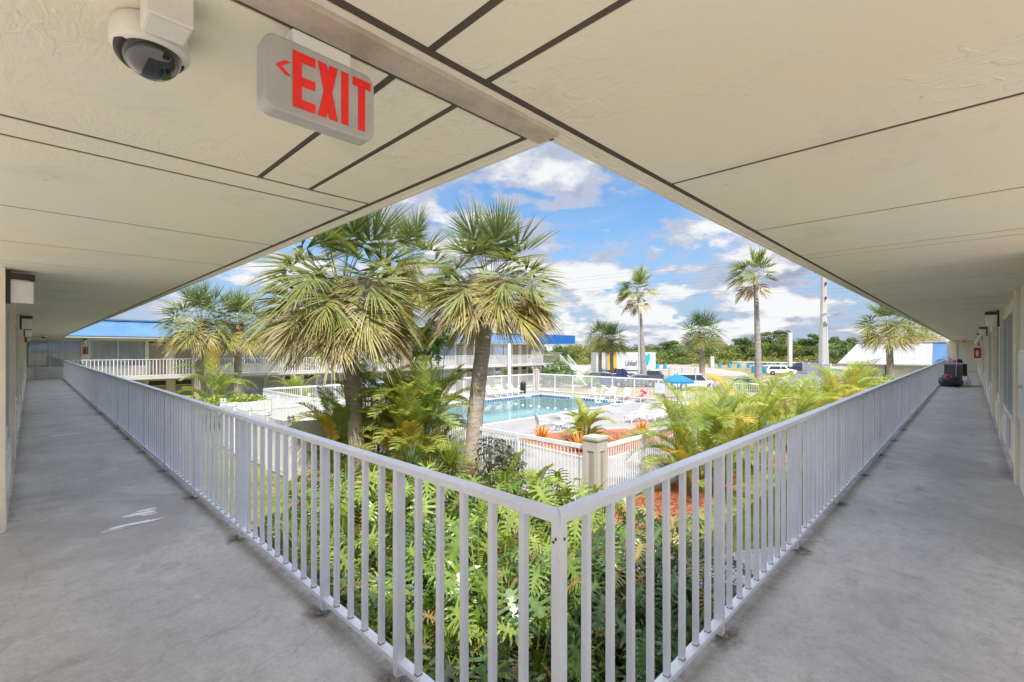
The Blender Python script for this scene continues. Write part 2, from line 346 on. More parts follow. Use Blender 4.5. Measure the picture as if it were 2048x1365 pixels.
m.box(1.209+G,1.252,1.095,36.2,CZ-.001,CZ+.004); m.box(-2.2,1.2045,1.09,1.11-G,CZ-.0005,CZ+.004)
m.build('soffit',M_soffit,wing)
bricks('soffit_backing',M_groove,[(-3,50.4,-2.3,1.02,CZ+.003,CZ+.09),(-2.3,1.25,1.021,36.2,CZ+.003,CZ+.09)],wing)
bricks('soffit_batten',M_batten,[(-3,1.2525,.9985,1.0895,CZ-.014,CZ+.02)],wing,bevel=.002)
# fascia, blue mansard and roof deck
m=MB()
m.box(1.2535,1.275,1.035,36.2,CZ-.006,CZ+.07); m.box(1.2535,50.4,1.0315,1.055,CZ-.006,CZ+.07); m.build('fascia',M_trim,wing)
m=MB()
def quadslab(m,a,b,c,d,th=.04):
    n=(V(b)-V(a)).cross(V(d)-V(a)).normalized()*th; vs=[V(p) for p in(a,b,c,d)]; vs+= [p-n for p in vs]
    m.add(vs,[(0,1,2,3),(7,6,5,4),(0,4,5,1),(1,5,6,2),(2,6,7,3),(3,7,4,0)])
quadslab(m,(1.30,1.08,CZ+.07),(50.4,1.08,CZ+.07),(50.4,0,6.15),(.2,0,6.15)); quadslab(m,(1.30,36.2,CZ+.07),(1.30,1.08,CZ+.07),(.2,0,6.15),(.2,36.2,6.15))
m.box(-3,50.4,-2.3,.02,6.08,6.16); m.box(-2.3,.22,.02,37.5,6.08,6.159); m.box(-3,50.4,-2.34,-2.3,CZ-.02,6.16); m.box(-3.04,-3,-2.34,.5,CZ-.02,6.16); m.box(-2.34,-2.3,.5,37.5,CZ-.02,6.16)
m.build('mansard_roof',M_blue,wing)
# bays: pilaster, door, two-light window with curtains, air conditioner
def facade(root,M,u0,n,pitch,z0,H,phase,acs=True,ends=True,detail=True):
    for i in range(n+1):
        m=MB(); u=u0+i*pitch; m.box(u-.14,u+.14,-.16,.055,z0+.002,z0+H-.002,M); m.build('pilaster',M_wall,root)
    W=MB(); T=MB()
    for i in range(n):
        ua=u0+i*pitch; fl=(i+phase)%2
        f=(lambda a,ua=ua,fl=fl: ua+(pitch-a if fl else a))
        bx=lambda m,a,b,v0,v1,za,zb: m.box(f(a),f(b),v0,v1,z0+za,z0+zb,M)
        P=pitch-.14
        bx(W,.141,P-.001,-.16,0,H-.14,H-.003); bx(W,1.30,P-.001,-.16,.0,.003,.62); bx(W,.141,.22,-.16,.0,.004,H-.142); bx(W,1.20,1.299,-.16,.0,.003,H-.142)
        d=MB(); bx(d,.262,1.158,-.11,-.06,.01,2.0); do=d.build('door',M_door,root)
        d=MB(); 
        for a,b,za,zb in ((.222,.26,.003,H-.144),(1.16,1.198,.003,H-.144),(.2605,1.1595,2.005,2.05),(.2605,1.1595,H-.19,H-.146)): bx(d,a,b,-.12,-.005,za,zb)
        d.build('door_frame',M_trim,do)
        d=MB(); bx(d,.262,1.158,-.10,-.08,2.052,H-.192); d.build('transom',M_dframe,do)
        if detail:
            d=MB(); hb=1.06; bx(d,hb-.03,hb+.03,-.06,-.045,.93,1.07); bx(d,hb-.13,hb+.01,-.02,.0,.985,1.01); bx(d,hb-.01,hb+.01,-.05,-.012,.985,1.01); d.build('handle',M_dframe,do)
        w=MB(); a0,a1,zz0,zz1=1.302,P-.002,.622,H-.142; mid=(a0+a1)/2
        for a,b,za,zb in ((a0,a0+.05,zz0,zz1),(a1-.05,a1,zz0,zz1),(mid-.025,mid+.025,zz0+.0505,zz1-.0505),(a0+.0505,a1-.0505,zz0,zz0+.05),(a0+.0505,a1-.0505,zz1-.05,zz1)): bx(w,a,b,-.09,.012,za,zb)
        wo=w.build('window',M_frame,root)
        g=MB(); bx(g,a0+.05,mid-.025,-.05,-.044,zz0+.05,zz1-.05); bx(g,mid+.025,a1-.05,-.05,-.044,zz0+.05,zz1-.05); g.build('pane',M_glass,wo)
        c=MB(); ns=60
        vs=[]; gap=rng.choice((0,0,0,.28)) 
        for k in range(ns+1):
            a=a0+.03+(a1-a0-.06)*k/ns
            if gap and abs(a-mid)<gap: v=-.30
            else: v=-.085+.018*math.sin(k*2.1+i)+.012*math.sin(k*.9+i*3)
            vs+= [M(f(a),v,z0+zz0+.02),M(f(a),v,z0+zz1-.02)]
        c.add(vs,[(2*k,2*k+2,2*k+3,2*k+1) for k in range(ns)]); c.build('curtain',M_curtain,wo,smooth=True)
        bx(W,1.30,P-.001,-.34,-.32,.003,H-.003)
        if acs:
            q=MB(); bx(q,mid-.55,mid+.55,.001,.045,.12,.58); ao=q.build('air_conditioner',M_white,root,bevel=.008)
            q=MB()
            for k in range(9): bx(q,mid-.50,mid+.50,.0452,.052,.17+k*.042,.187+k*.042)
            q.build('grille',M_frame,ao)
    W.build('wall',M_wall,root)
ML=lambda u,v,z:(-.215+v,u,z); MR=lambda u,v,z:(u,-.445+v,z)
facade(wing,ML,6.32,8,3.92,FZ,CZ-FZ,1); facade(wing,MR,8.42,10,4.15,FZ,CZ-FZ,0)
bricks('corner_wall',M_wall,[(5.2,8.279,-.75,-.43,0,CZ-.002)],wing)
bricks('end_wall',pm('lightened end wall paint',(.87,.83,.73),.6,.04,2),[(50.0,50.15,-.7,1.3,FZ,CZ-.002)],wing)  # wall colour lightened here to make up for the dim gallery end
bricks('corner_trim',M_wall,[(49.9,49.999,.72,.80,FZ,CZ-.003)],wing)

# ------------------------------------------------------------------ railings
M_weld=pm('grimy weld line',(.20,.18,.16),.8,.3,30)
def railing(name,label,o,d,L,posts,base,h=1.07,first=.165,seen=100,grp=None,mat=None,pw=(.05,.038),bw=.027,capw=.066,n=None,mitre=True):
    """o: inner line start; d: unit direction; outward side is given by n"""
    mat=mat or M_rail; rj=random.Random(int(L*10))
    root=thing(name,label,'railing',group=grp); o=V(o); d=V(d); n=V(n) if n else (V((1,0,0)) if abs(d.y)>.5 else V((0,1,0)))
    c=o+n*.03
    mk=lambda: MB()
    m=mk(); i0=c-n*capw/2-V((0,0,0)); o0=c+n*capw/2; s0=-.003 if mitre else 0; s1=capw-.003 if mitre else 0
    sw=-1 if (n.x*d.y-n.y*d.x)<0 else 1; pts=[i0+d*(s0+.0004),o0+d*(s1+.0004),o0+d*L,i0+d*L]
    if (pts[1]-pts[0]).cross(pts[2]-pts[1]).z<0: pts=pts[::-1]
    m.poly([(q.x,q.y) for q in pts],base+h-.033,base+h); m.build('top_rail',mat,root,bevel=.004)
    m=mk(); m.beam(c+d*(.052 if mitre else .03)+V((0,0,base+.078)),c+d*L+V((0,0,base+.078)),.052,.026); m.build('bottom_rail',mat,root,bevel=.002)
    ts=[]
    for a,b in zip(posts,posts[1:]):
        k=max(1,round((b-a)/.1655)); ts+=[a+(b-a)*i/k for i in range(1,k)]
    pm_=mk(); pm_.obox((0,0,(h-.034)/2),n*pw[0]/2,d*pw[1]/2,(0,0,(h-.034)/2))
    p0=pm_.build('post',mat,root,loc=c+d*posts[0]+V((0,0,base)),bevel=.002)
    for t_ in posts[1:]:
        q=p0.copy(); COL.objects.link(q); q.location=c+d*t_+V((0,0,base))
    b_=mk(); b_.obox((0,0,0),n*bw/2,d*bw/2,(0,0,(h-.034-.092)/2)); nf=len(b_.f); b_.obox((0,0,-(h-.034-.092)/2+.002),n*(bw/2+.0012),d*(bw/2+.0012),(0,0,.0022)); b0=b_.build('baluster',mat,root); b0.data.materials.append(M_weld)
    for q in b0.data.polygons: q.material_index=int(q.index>=nf)
    zc=base+.0915+(h-.034-.092)/2
    for i,t_ in enumerate(ts[:seen]):
        q=b0 if i==0 else b0.copy()
        if i: COL.objects.link(q)
        q.location=c+d*(t_+rj.uniform(-.003,.003))+n*rj.uniform(-.0015,.0015)+V((0,0,zc)); q.rotation_euler=(rj.uniform(-.0035,.0035),rj.uniform(-.0035,.0035),rj.uniform(-.06,.06))
    if len(ts)>seen:
        m=mk()
        for t_ in ts[seen:]: m.obox(c+d*t_+V((0,0,zc)),n*bw/2,d*bw/2,(0,0,(h-.034-.092)/2))
        m.build('baluster_run',mat,root)['kind']='stuff'
    return root
pl=[0.03,1.05,1.90]+[3.53+1.64*i for i in range(20)]
r1=railing('gallery_railing','white picket railing whose gallery ends at the tall curtained window',(XR,YR,0),(0,1,0),35.3,[p for p in pl if p<35.2],FZ)
pr=[0.03]+[1.50+1.62*i for i in range(31)]
r2=railing('gallery_railing','white picket railing whose gallery holds the cleaning cart and bin bag',(XR,YR,0),(1,0,0),49.1,[p for p in pr if p<49],FZ)
# the shared corner post belongs to the first; drop the second one's own
for k in kids(r2):
    if k.name.startswith('post') and (k.location-V((XR+.03,YR+.03,FZ))).length<.03: bpy.data.objects.remove(k)
m=MB(); m.obox((XR+.0205,YR+.0205,FZ+.52),(.0205,0,0),(0,.0205,0),(0,0,.52)); m.build('corner_post',M_rail,r1,bevel=.003)
for k in kids(r1):
    if k.name.startswith('post') and (k.location-V((XR+.03,YR+.03,FZ))).length<.05: bpy.data.objects.remove(k)
for (x,y,z) in ((XR-.001,YR+.018,FZ+.985),(XR-.001,YR+.028,FZ+.972),(XR+.022,YR-.001,FZ+.985)):
    m=MB(); m.obox((x,y,z),(.003,0,0),(0,.003,0),(0,0,.004)); m.build('rivet',M_dark,r1)
# crumbled grout round the feet of the nearest posts, old paint drips
grm=pm('crumbled grout',(.33,.31,.28),.95,.4,20,1.0,60)
def lump(name,c,r,h,mat,parent=None,seed=1,n=14):
    g=random.Random(seed); m=MB(); rows=6; vs=[]
    for i in range(rows+1):
        a=i/rows*PI/2
        for k in range(n):
            rr=r*math.cos(a)*(1+g.uniform(-.22,.22)); vs.append((c[0]+rr*math.cos(2*PI*k/n),c[1]+rr*math.sin(2*PI*k/n)*1.25,c[2]+h*math.sin(a)*(1+g.uniform(-.2,.2))))
    m.add(vs,[(i*n+k,i*n+(k+1)%n,(i+1)*n+(k+1)%n,(i+1)*n+k) for i in range(rows) for k in range(n)]); return m.build(name,mat,parent,smooth=True)
for t_,s_ in ((1.05,1),(1.90,1.1),(3.53,.8)): lump('grout',(XR+.01,YR+t_,FZ),.034*s_,.014,grm,r1,int(t_*9))
for t_,s_ in ((1.50,.8),(3.12,.7)): lump('grout',(XR+t_,YR+.015,FZ),.036*s_,.016,grm,r2,int(t_*9))
# pale irregular patches on the left gallery floor
M_palepatch=pm('pale floor mark',(.90,.90,.90),.5,.08,20)
m=MB(); g=random.Random(3)
for cx,cy,rx,ry in ((.77,5.93,.13,.05),(.70,5.62,.2,.035),(.84,6.02,.09,.03),(.52,5.56,.10,.012),(.83,5.84,.07,.02),(.45,12.5,.22,.05)):
    n=22; pts=[]
    for k in range(n):
        a=2*PI*k/n; q=1+g.uniform(-.35,.35); pts.append((cx+math.cos(a)*rx*q,cy+math.sin(a)*ry*q))
    m.add([(x,y,FZ+.003) for x,y in pts],[tuple(range(n))])
m.build('pale_patch',M_palepatch,wing)

# darker bands along the kerb lines and wall bases, dirt round post feet; rust bleeding from a few posts
g=random.Random(31); m=MB()
band(m,(XR+.06,YR),(XR+.06,36),(-.16,0),FZ+.0015,.55,g); band(m,(XR,YR+.06),(50,YR+.06),(0,-.16),FZ+.0017,.55,g)
band(m,(-.155,6.5),(-.155,37),(.14,0),FZ+.0016,.5,g); band(m,(8.6,-.385),(50,-.385),(0,.14),FZ+.0018,.5,g)
for q in pl[1:]: stain(m,XR-.02,YR+q,FZ+.002,.10,.12,.55,g)
for q in pr[1:]: stain(m,XR+q,YR-.02,FZ+.0021,.12,.10,.55,g)
for _ in range(26): stain(m,g.uniform(-.1,1.0),g.uniform(2.5,20),FZ+.0023+_*1e-5,g.uniform(.02,.22),g.uniform(.02,.12),g.uniform(.08,.28),g)
for _ in range(30): stain(m,g.uniform(2.2,22),g.uniform(-.3,.85),FZ+.0026+_*1e-5,g.uniform(.02,.25),g.uniform(.02,.12),g.uniform(.08,.28),g)
m.build('floor_grime_and_bands',M_grimeband,wing)['kind']='stuff'
m=MB()
for q in pl[2:9]: stain(m,XR+.012,YR+q+g.uniform(-.03,.03),FZ+.0032,.05,.06,.6,g)
for q in pr[1:9]: stain(m,XR+q+g.uniform(-.03,.03),YR+.012,FZ+.0033,.06,.05,.6,g)
m.build('rust_bleed',M_rust,wing)['kind']='stuff'

# ------------------------------------------------------------------ fittings under the soffit
# exit sign, hanging from the batten
ex=thing('exit_sign','aged exit sign with red letters and arrow hanging from the soffit','sign',(.478,1.105,CZ-.014))
def rrect(w,h,r,n=6):
    pts=[]
    for cx,cy,a0 in ((w/2-r,h/2-r,0),(-w/2+r,h/2-r,90),(-w/2+r,-h/2+r,180),(w/2-r,-h/2+r,270)):
        for k in range(n+1):
            a=R(a0+90*k/n); pts.append((cx+r*math.cos(a),cy+r*math.sin(a)))
    return pts
SH=-.119    # sign centre below the soffit
def plate(m,pts,y0,y1,c=(0,0)):
    n=len(pts); m.add([(x+c[0],y0,z+c[1]) for x,z in pts]+[(x+c[0],y1,z+c[1]) for x,z in pts],[tuple(range(n)),tuple(range(n,2*n))[::-1]]+[(i,n+i,n+(i+1)%n,(i+1)%n) for i in range(n)])
m=MB(); plate(m,rrect(.262,.166,.028),-.0235,.0235,(0,SH)); m.build('sign_body',M_signgrey,ex,bevel=.005)
m=MB(); m.box(-.068,.072,-.016,.020,-.042,-.0005); m.build('mounting_bracket',M_frame,ex,bevel=.004)
L=MB(); yb0,yb1=-.0262,-.0240
def seg(x0,z0,x1,z1): L.box(x0,x1,yb0,yb1,z0,z1)
zb,zt=SH-.0625,SH+.0625
seg(-.070,zb,-.051,zt); 
for z in (zb,SH-.011,zt-.020): seg(-.0505,z,-.020 if z!=SH-.011 else -.020,z+.020)
def bar(x0,z0,x1,z1,w): 
    L.add([(x0-w/2,yb0,z0),(x0+w/2,yb0,z0),(x1+w/2,yb0,z1),(x1-w/2,yb0,z1),(x0-w/2,yb1,z0),(x0+w/2,yb1,z0),(x1+w/2,yb1,z1),(x1-w/2,yb1,z1)],[(0,1,2,3),(7,6,5,4),(0,4,5,1),(1,5,6,2),(2,6,7,3),(3,7,4,0)])
bar(-.004,zb,.024,zt,.0195); yb0-=.0003; bar(.024,zb,-.004,zt,.0195); yb0+=.0003
seg(.043,zb,.0605,zt)
seg(.0865,zb,.104,zt-.020); seg(.072,zt-.0195,.119,zt)
L.build('exit_lettering',M_exitred,ex)
m=MB()
def chev(m,cx,cz,s,w,dirn,y0,y1):
    for sg in (1,-1):
        a=(cx+dirn*s*.5,cz); b=(cx-dirn*s*.5,cz+sg*s*.8); 
        m.add([(a[0],y0,a[1]),(a[0]-dirn*w,y0,a[1]),(b[0]-dirn*w,y0,b[1]),(b[0],y0,b[1]),(a[0],y1,a[1]),(a[0]-dirn*w,y1,a[1]),(b[0]-dirn*w,y1,b[1]),(b[0],y1,b[1])],[(0,1,2,3),(7,6,5,4),(0,4,5,1),(1,5,6,2),(2,6,7,3),(3,7,4,0)])
chev(m,-.096,SH+.016,.019,.011,-1,-.0262,-.0240); m.build('arrow',M_exitred,ex)
m=MB(); chev(m,.1225,SH+.004,.009,.0012,1,-.0250,-.0236); m.build('arrow_outline',M_batten,ex)
# dome camera beside its box bracket
dc=thing('dome_camera','white dome security camera with a dark bubble and box bracket','camera',(.193,1.348,CZ)); dc.scale=(.9,.9,.9)
m=MB(); m.lathe([(.070,0),(.080,-.008),(.083,-.03),(.0825,-.062),(.078,-.068),(.06,-.07)],40); m.build('housing',M_camwhite,dc,smooth=True)
ax=V((.10,-.38,-1)).normalized()
m=MB(); m.lathe([(.060,-.006),(.0745,-.004),(.0765,.006),(.070,.013),(.058,.014)],40,c=(.0,-.004,-.062),ax=ax); m.build('trim_ring',M_black,dc,smooth=True)
m=MB(); m.lathe([(.0625*math.cos(a),.010+.058*math.sin(a)) for a in [i*PI/2/10 for i in range(10)]]+[(.0005,.068)],40,c=(.0,-.004,-.062),ax=ax)
mg,t,out=newmat('smoked dome'); p=t.n('ShaderNodeBsdfPrincipled'); p.inputs['Base Color'].default_value=(.012,.013,.018,1); p.inputs['Roughness'].default_value=.04; p.inputs['Coat Weight'].default_value=1; t.L.new(p.outputs[0],out.inputs[0])
m.build('bubble',mg,dc,smooth=True)
m=MB(); m.box(-.036,.052,-.20,-.11,-.074,.0); m.build('bracket_box',M_camwhite,dc,bevel=.003)
m=MB(); m.box(-.031,.047,-.194,-.116,-.0765,-.0745); m.build('cover_plate',M_camwhite,dc,bevel=.001)
# wall lamps
def lamp(label,loc,rz,grp):
    o=thing('wall_lamp',label,'lamp',loc,rz,grp)      # local -y points off the wall
    m=MB(); m.box(-.075,.075,-.03,0,-.15,.15); m.build('back_plate',M_dframe,o,bevel=.003)
    m=MB(); prof=[]
    n=16; pts=[(-.068*math.cos(PI*k/n),-.031-.155*math.sin(PI*k/n)**.8) for k in range(n+1)]
    def half(z0,z1,s=1): 
        k=len(pts); m.add([(x*s,y*s if s==1 else y*s,z0) for x,y in pts]+[(x*s,y*s,z1) for x,y in pts],[tuple(range(k))[::-1],tuple(range(k,2*k))]+[(i,i+1,k+i+1,k+i) for i in range(k-1)]+[(k-1,0,k,2*k-1)])
    half(.075,.135,1.03); m.build('hood',M_dframe,o)
    m=MB(); pts=[(x*(.97+.03*(i%2)),y*(.97+.03*(i%2))) for i,(x,y) in enumerate([(-.066*math.cos(PI*k/40),-.031-.15*math.sin(PI*k/40)**.8) for k in range(41)])]
    half(-.14,.062); m.build('diffuser',M_diff,o); 
    m=MB(); pts=[(-.06*math.cos(PI*k/n),-.031-.13*math.sin(PI*k/n)**.8) for k in range(n+1)]; half(.063,.0745); m.build('gap_ring',M_frame,o)
    return o
GL='wall lamps along the left gallery wall'; GR='wall lamps along the right gallery wall'
l0=lamp('wall lamp with a cream ribbed shade at the very left edge of the photo',(-.16,6.40,4.93),R(90),GL)
dup(l0,(-.16,14.16,4.93),R(90),'second wall lamp from the left edge, white shade, on the next pilaster')
dup(l0,(-.16,22.0,4.93),R(90),'wall lamp just above the red fire alarm at the end of the left gallery')
for i,u in enumerate((12.57,20.87,29.17,37.47,45.77)):
    dup(l0,(u,-.39,4.935),R(180),['largest wall lamp on the cart side, above the white window wall','second largest wall lamp on the cart side','third wall lamp along the cart gallery','fourth wall lamp along the cart gallery','smallest wall lamp on the cart side, beside the alarm'][i],group=GR)
# alarms, cabinets, electrical boxes
def alarm(label,loc,rz):
    o=thing('fire_alarm',label,'alarm',loc,rz); m=MB(); m.box(-.07,.07,-.06,0,-.09,.09); m.build('horn',M_red,o,bevel=.005)
    m=MB(); m.lathe([(.055,0),(.055,.05),(.03,.085),(.001,.09)],16,c=(0,-.06,0),ax=(0,-1,0)); m.build('strobe',M_frame,o,smooth=True); return o
al=alarm('red fire alarm with white strobe on the left gallery wall',(-.15,22.6,4.70),R(90))
dup(al,(37.4,-.39,4.66),R(180),'red fire alarm on the wall past the cleaning cart')
ec=thing('extinguisher_cabinet','red fire extinguisher cabinet projecting from the wall by the cart','cabinet',(33.3,-.38,4.2),R(180))
m=MB(); m.box(-.17,.17,-.24,0,-.26,.26); m.build('cabinet_body',M_red,ec,bevel=.01); m=MB(); m.box(-.178,-.1705,-.17,-.07,-.17,.12); m.box(.1705,.178,-.17,-.07,-.17,.12); m.build('label_plate',M_frame,ec)
eb=thing('electrical_box','white metal electrical box on the pilaster at the right edge','electrical box',(6.3,-.43,4.03),R(180))
m=MB(); m.box(-.18,.5,-.10,0,-.33,.33); m.build('box_body',M_frame,eb,bevel=.008); m=MB(); m.box(-.16,.48,-.106,-.1005,-.30,.30); m.build('box_door',M_white,eb,bevel=.003)
m=MB(); m.lathe([(.012,0),(.012,.03),(.001,.031)],12,c=(.3,-.107,0),ax=(0,-1,0)); m.build('latch',M_steel,eb)
s2=thing('exit_sign','small framed red exit sign at the far end of the cart gallery','sign',(49.6,.62,4.97),R(90)); m=MB(); m.box(-.2,.2,-.03,.03,-.16,.1); m.build('sign_frame',M_frame,s2); m=MB(); m.box(-.14,.14,-.036,-.0305,-.11,.05); m.build('sign_face',M_batten,s2)
for loc,lab in (((48.6,.35,CZ),'small dome camera on the soffit above the cart gallery end'),((.45,33.5,CZ),'small dome camera on the soffit before the curtained window')):
    o=thing('dome_camera',lab,'camera',loc); m=MB(); m.lathe([(.12,0),(.13,-.03),(.12,-.07),(.1,-.075)],20); m.build('housing',M_camwhite,o,smooth=True); m=MB(); m.lathe([(.1,-.076),(.085,-.12),(.04,-.15),(.001,-.155)],20); m.build('bubble',mg,o,smooth=True)

# housekeeping cart, bag and the things on it
CX0,CY0=29.2,.55
ct=thing('cleaning_cart','dark grey cleaning cart with a pale top tray on the gallery','cart',(CX0,CY0,FZ))
m=MB(); m.box(-.02,1.05,-.30,.30,.14,.98); 
for k in range(14): m.box(-.028,-.0205,-.27,.27,.2+k*.055,.23+k*.055)
m.build('cart_body',M_cart,ct,bevel=.01)
m=MB(); m.box(-.06,1.1,-.33,.33,.981,1.03); m.box(-.06,1.1,-.33,-.315,1.031,1.08); m.box(-.06,1.1,.315,.33,1.031,1.08); m.box(-.06,-.045,-.314,.314,1.031,1.07); m.build('top_tray',M_cartg,ct,bevel=.004)
m=MB(); m.box(.2,.95,-.46,-.31,.45,1.0); m.build('side_bag',M_dframe,ct,bevel=.03)
for x in (.1,.95):
    for y in (-.24,.24):
        m=MB(); m.lathe([(.02,-.03),(.1,-.025),(.1,.025),(.02,.03)],18,c=(x,y,.1),ax=(0,1,0)); m.build('wheel',M_black,ct)
T=FZ+1.031
def bottle(label,loc,mat,h,r,cap):
    o=thing('bottle',label,'bottle',loc); m=MB(); m.lathe([(r,0),(r,h*.65),(r*.4,h*.8),(r*.4,h*.86)],16); m.build('bottle_body',mat,o,smooth=True); m=MB(); m.lathe([(r*.5,h*.865),(r*.5,h),(.001,h+.002)],12); m.build('cap',cap,o)
bottle('white spray bottle with a pink cap on the cart',(CX0+.2,CY0+.16,T),M_frame,.28,.045,M_pink)
def blob(name,label,cat,c,sx,sy,sz,mat,seed,n=22,rows=12,wr=.14,parent=None):
    g=random.Random(seed); m=MB(); ph=[(g.uniform(1,5),g.uniform(1,5),g.uniform(0,6),g.uniform(.3,1)) for _ in range(9)]; vs=[]
    for i in range(rows+1):
        a=-PI/2+PI*i/rows
        for k in range(n):
            b=2*PI*k/n; q=1+sum(w*math.sin(round(p1)*b+p2*a+p3) for p1,p2,p3,w in ph)*wr/3
            z=math.sin(a)*sz*q; vs.append((c[0]+math.cos(a)*math.cos(b)*sx*q,c[1]+math.cos(a)*math.sin(b)*sy*q,max(c[2]-sz*.82,c[2]+z)))
    m.add(vs,[(i*n+k,i*n+(k+1)%n,(i+1)*n+(k+1)%n,(i+1)*n+k) for i in range(rows) for k in range(n)]); o=m.build(name,mat,parent,smooth=True)
    if label: tag(o,label,cat)
    return o
blob('cleaning_cloth','pink cloths heaped on the cart tray','cloth',(CX0+.15,CY0-.02,T+.075),.11,.1,.09,M_pink,5)
blob('handbag','small black bag on the cart tray','bag',(CX0+.2,CY0-.2,T+.09),.14,.11,.11,M_black,6)
blob('sponge','flat black scrubbing pad on the cart tray','sponge',(CX0+.35,CY0+.08,T+.03),.1,.07,.035,M_dframe,8)
bb=blob('bin_bag','full black bin bag slumped in front of the cart','bag',(CX0-.55,CY0+.08,FZ+.225),.34,.42,.275,M_bag,11,44,26,.16)
blob('red_cloth','crumpled red cloth on top of the bin bag','cloth',(CX0-.5,CY0+.16,FZ+.48),.18,.2,.07,M_red,12)
m=MB(); m.tube([(CX0-.07,CY0-.08,FZ+.05),(CX0-.07,CY0-.12,FZ+1.2)],.013,8); m.tube([(CX0-.07,CY0-.12,FZ+1.2),(CX0-.07,CY0-.122,FZ+1.36)],.016,8)
mo=thing('mop','white handled mop leaning on the front of the cart','mop',(0,0,0)); m.build('handle',M_frame,mo); 
m=MB(); g=random.Random(4)
for k in range(24): 
    a=g.uniform(0,6.3); m.tube([(CX0-.07,CY0-.08,FZ+.06),(CX0-.07+.08*math.cos(a),CY0-.08+.08*math.sin(a),FZ+.03),(CX0-.08+.14*math.cos(a),CY0-.08+.14*math.sin(a),FZ+.008)],.008,5)
m.build('mop_head',M_camwhite,mo)
tb=blob('white_sheet','white sheet bundled on the floor beside the cart','linen',(CX0+.0,CY0-.46,FZ+.2),.2,.13,.24,M_frame,15,24,14,.3)

# ================================================================== ground
M_bounce=pm('tan bounce sheet',(.52,.45,.36),.85,.1,.6)
def sheet(name,mat,pts,z,kind='structure',edge=0):
    m=MB()
    if edge:       # wandering edge
        q=[]; g=random.Random(len(pts)*13+int(z*1e4))
        for (x0,y0),(x1,y1) in zip(pts,pts[1:]+pts[:1]):
            k=max(1,int(math.hypot(x1-x0,y1-y0)/.35))
            for i in range(k): q.append((x0+(x1-x0)*i/k+g.uniform(-edge,edge),y0+(y1-y0)*i/k+g.uniform(-edge,edge)))
        pts=q
    m.add([(x,y,z) for x,y in pts],[tuple(range(len(pts)))]); o=m.build(name,mat); o['kind']=kind; return o
PX0,PX1,PY0,PY1=13.0,35.1,20.4,30.3     # pool
m=MB(); Z=-.02; B=900
for x0,x1,y0,y1 in ((-B,PX0,-B,B),(PX1,B,-B,B),(PX0,PX1,-B,PY0),(PX0,PX1,PY1,B)): m.add([(x0,y0,Z),(x1,y0,Z),(x1,y1,Z),(x0,y1,Z)],[(0,1,2,3)])
gr=m.build('ground',M_drygrass); gr['kind']='structure'
sheet('lawn',M_lawn,[(-.5,-.5),(60,-.5),(60,5.2),(12,5.2),(8.5,7.2),(8,9),(8,36.2),(-.5,36.2)],-.012)
sheet('bounce_sheet',M_bounce,[(-60,-60),(60,-60),(60,-.8),(-.8,-.8),(-.8,60),(-60,60)],-.013)  # unseen pale ground added behind the camera to bounce sunlight onto the soffit
sheet('courtyard_lawn',M_lawn,[(8.001,15.4),(10.4,15.4),(10.4,36.2),(8.001,36.2)],-.012)
sheet('wing_path',M_path,[(10.4,33.15),(50,33.15),(50,36.2),(10.4,36.2)],-.012)
sheet('mulch_bed',M_mulchd,[(1.35,1.1),(6.2,1.1),(6.4,2.6),(5.4,3.8),(5.6,5.2),(5.0,6.2),(3.4,6.6),(2.4,7.6),(1.35,8)],-.006,edge=.05)
sheet('red_mulch',M_mulch,[(3.4,6.7),(5.6,5.6),(7.2,6.2),(8.2,7.6),(10.1,7.2),(10.1,15.6),(6.4,15.9),(5.9,14.6),(5.2,11.5),(4.0,9.6),(2.9,9.6),(2.4,8.2)],-.004,edge=.06)
sheet('lawn_patch',M_lawn,[(5.0,7.1),(6.3,6.5),(7.6,8.0),(7.7,9.4),(6.4,10.0),(5.3,9.0)],.002,edge=.05)
sheet('red_mulch_strip',M_mulch,[(9.6,5.9),(12.4,5.35),(50,5.05),(50,7.0),(10.9,7.0),(10.2,6.9)],-.003,edge=.04)
sheet('path',M_path,[(6.4,1.2),(8.0,3.6),(8.4,5.1),(9.3,6.6),(10.3,6.5),(9.5,4.8),(9.3,4.4),(13.0,2.2),(13.0,1.2),(11.2,1.2),(9.0,3.2),(8.0,1.2)],.003)
sheet('pool_deck',M_deck,[(10.5,7.15),(37.6,7.15),(37.6,PY0-.35),(10.5,PY0-.35)],-.008); sheet('pool_deck',M_deck,[(10.5,PY1+.35),(37.6,PY1+.35),(37.6,33.1),(10.5,33.1)],-.008)
sheet('pool_deck',M_deck,[(PX1+.35,PY0-.35),(37.6,PY0-.35),(37.6,PY1+.35),(PX1+.35,PY1+.35)],-.008); sheet('pool_deck',M_deck,[(10.5,PY0-.35),(PX0-.35,PY0-.35),(PX0-.35,PY1+.35),(10.5,PY1+.35)],-.008)
# deck control joints
m=MB()
for x in range(13,37,3): m.box(x-.012,x+.012,7.2,PY0-.4,-.0079,-.004)
for y in (10,13,16.5): m.box(10.6,37.5,y-.012,y+.012,-.0078,-.0039)
m.build('deck_joint',M_pillard)['kind']='structure'
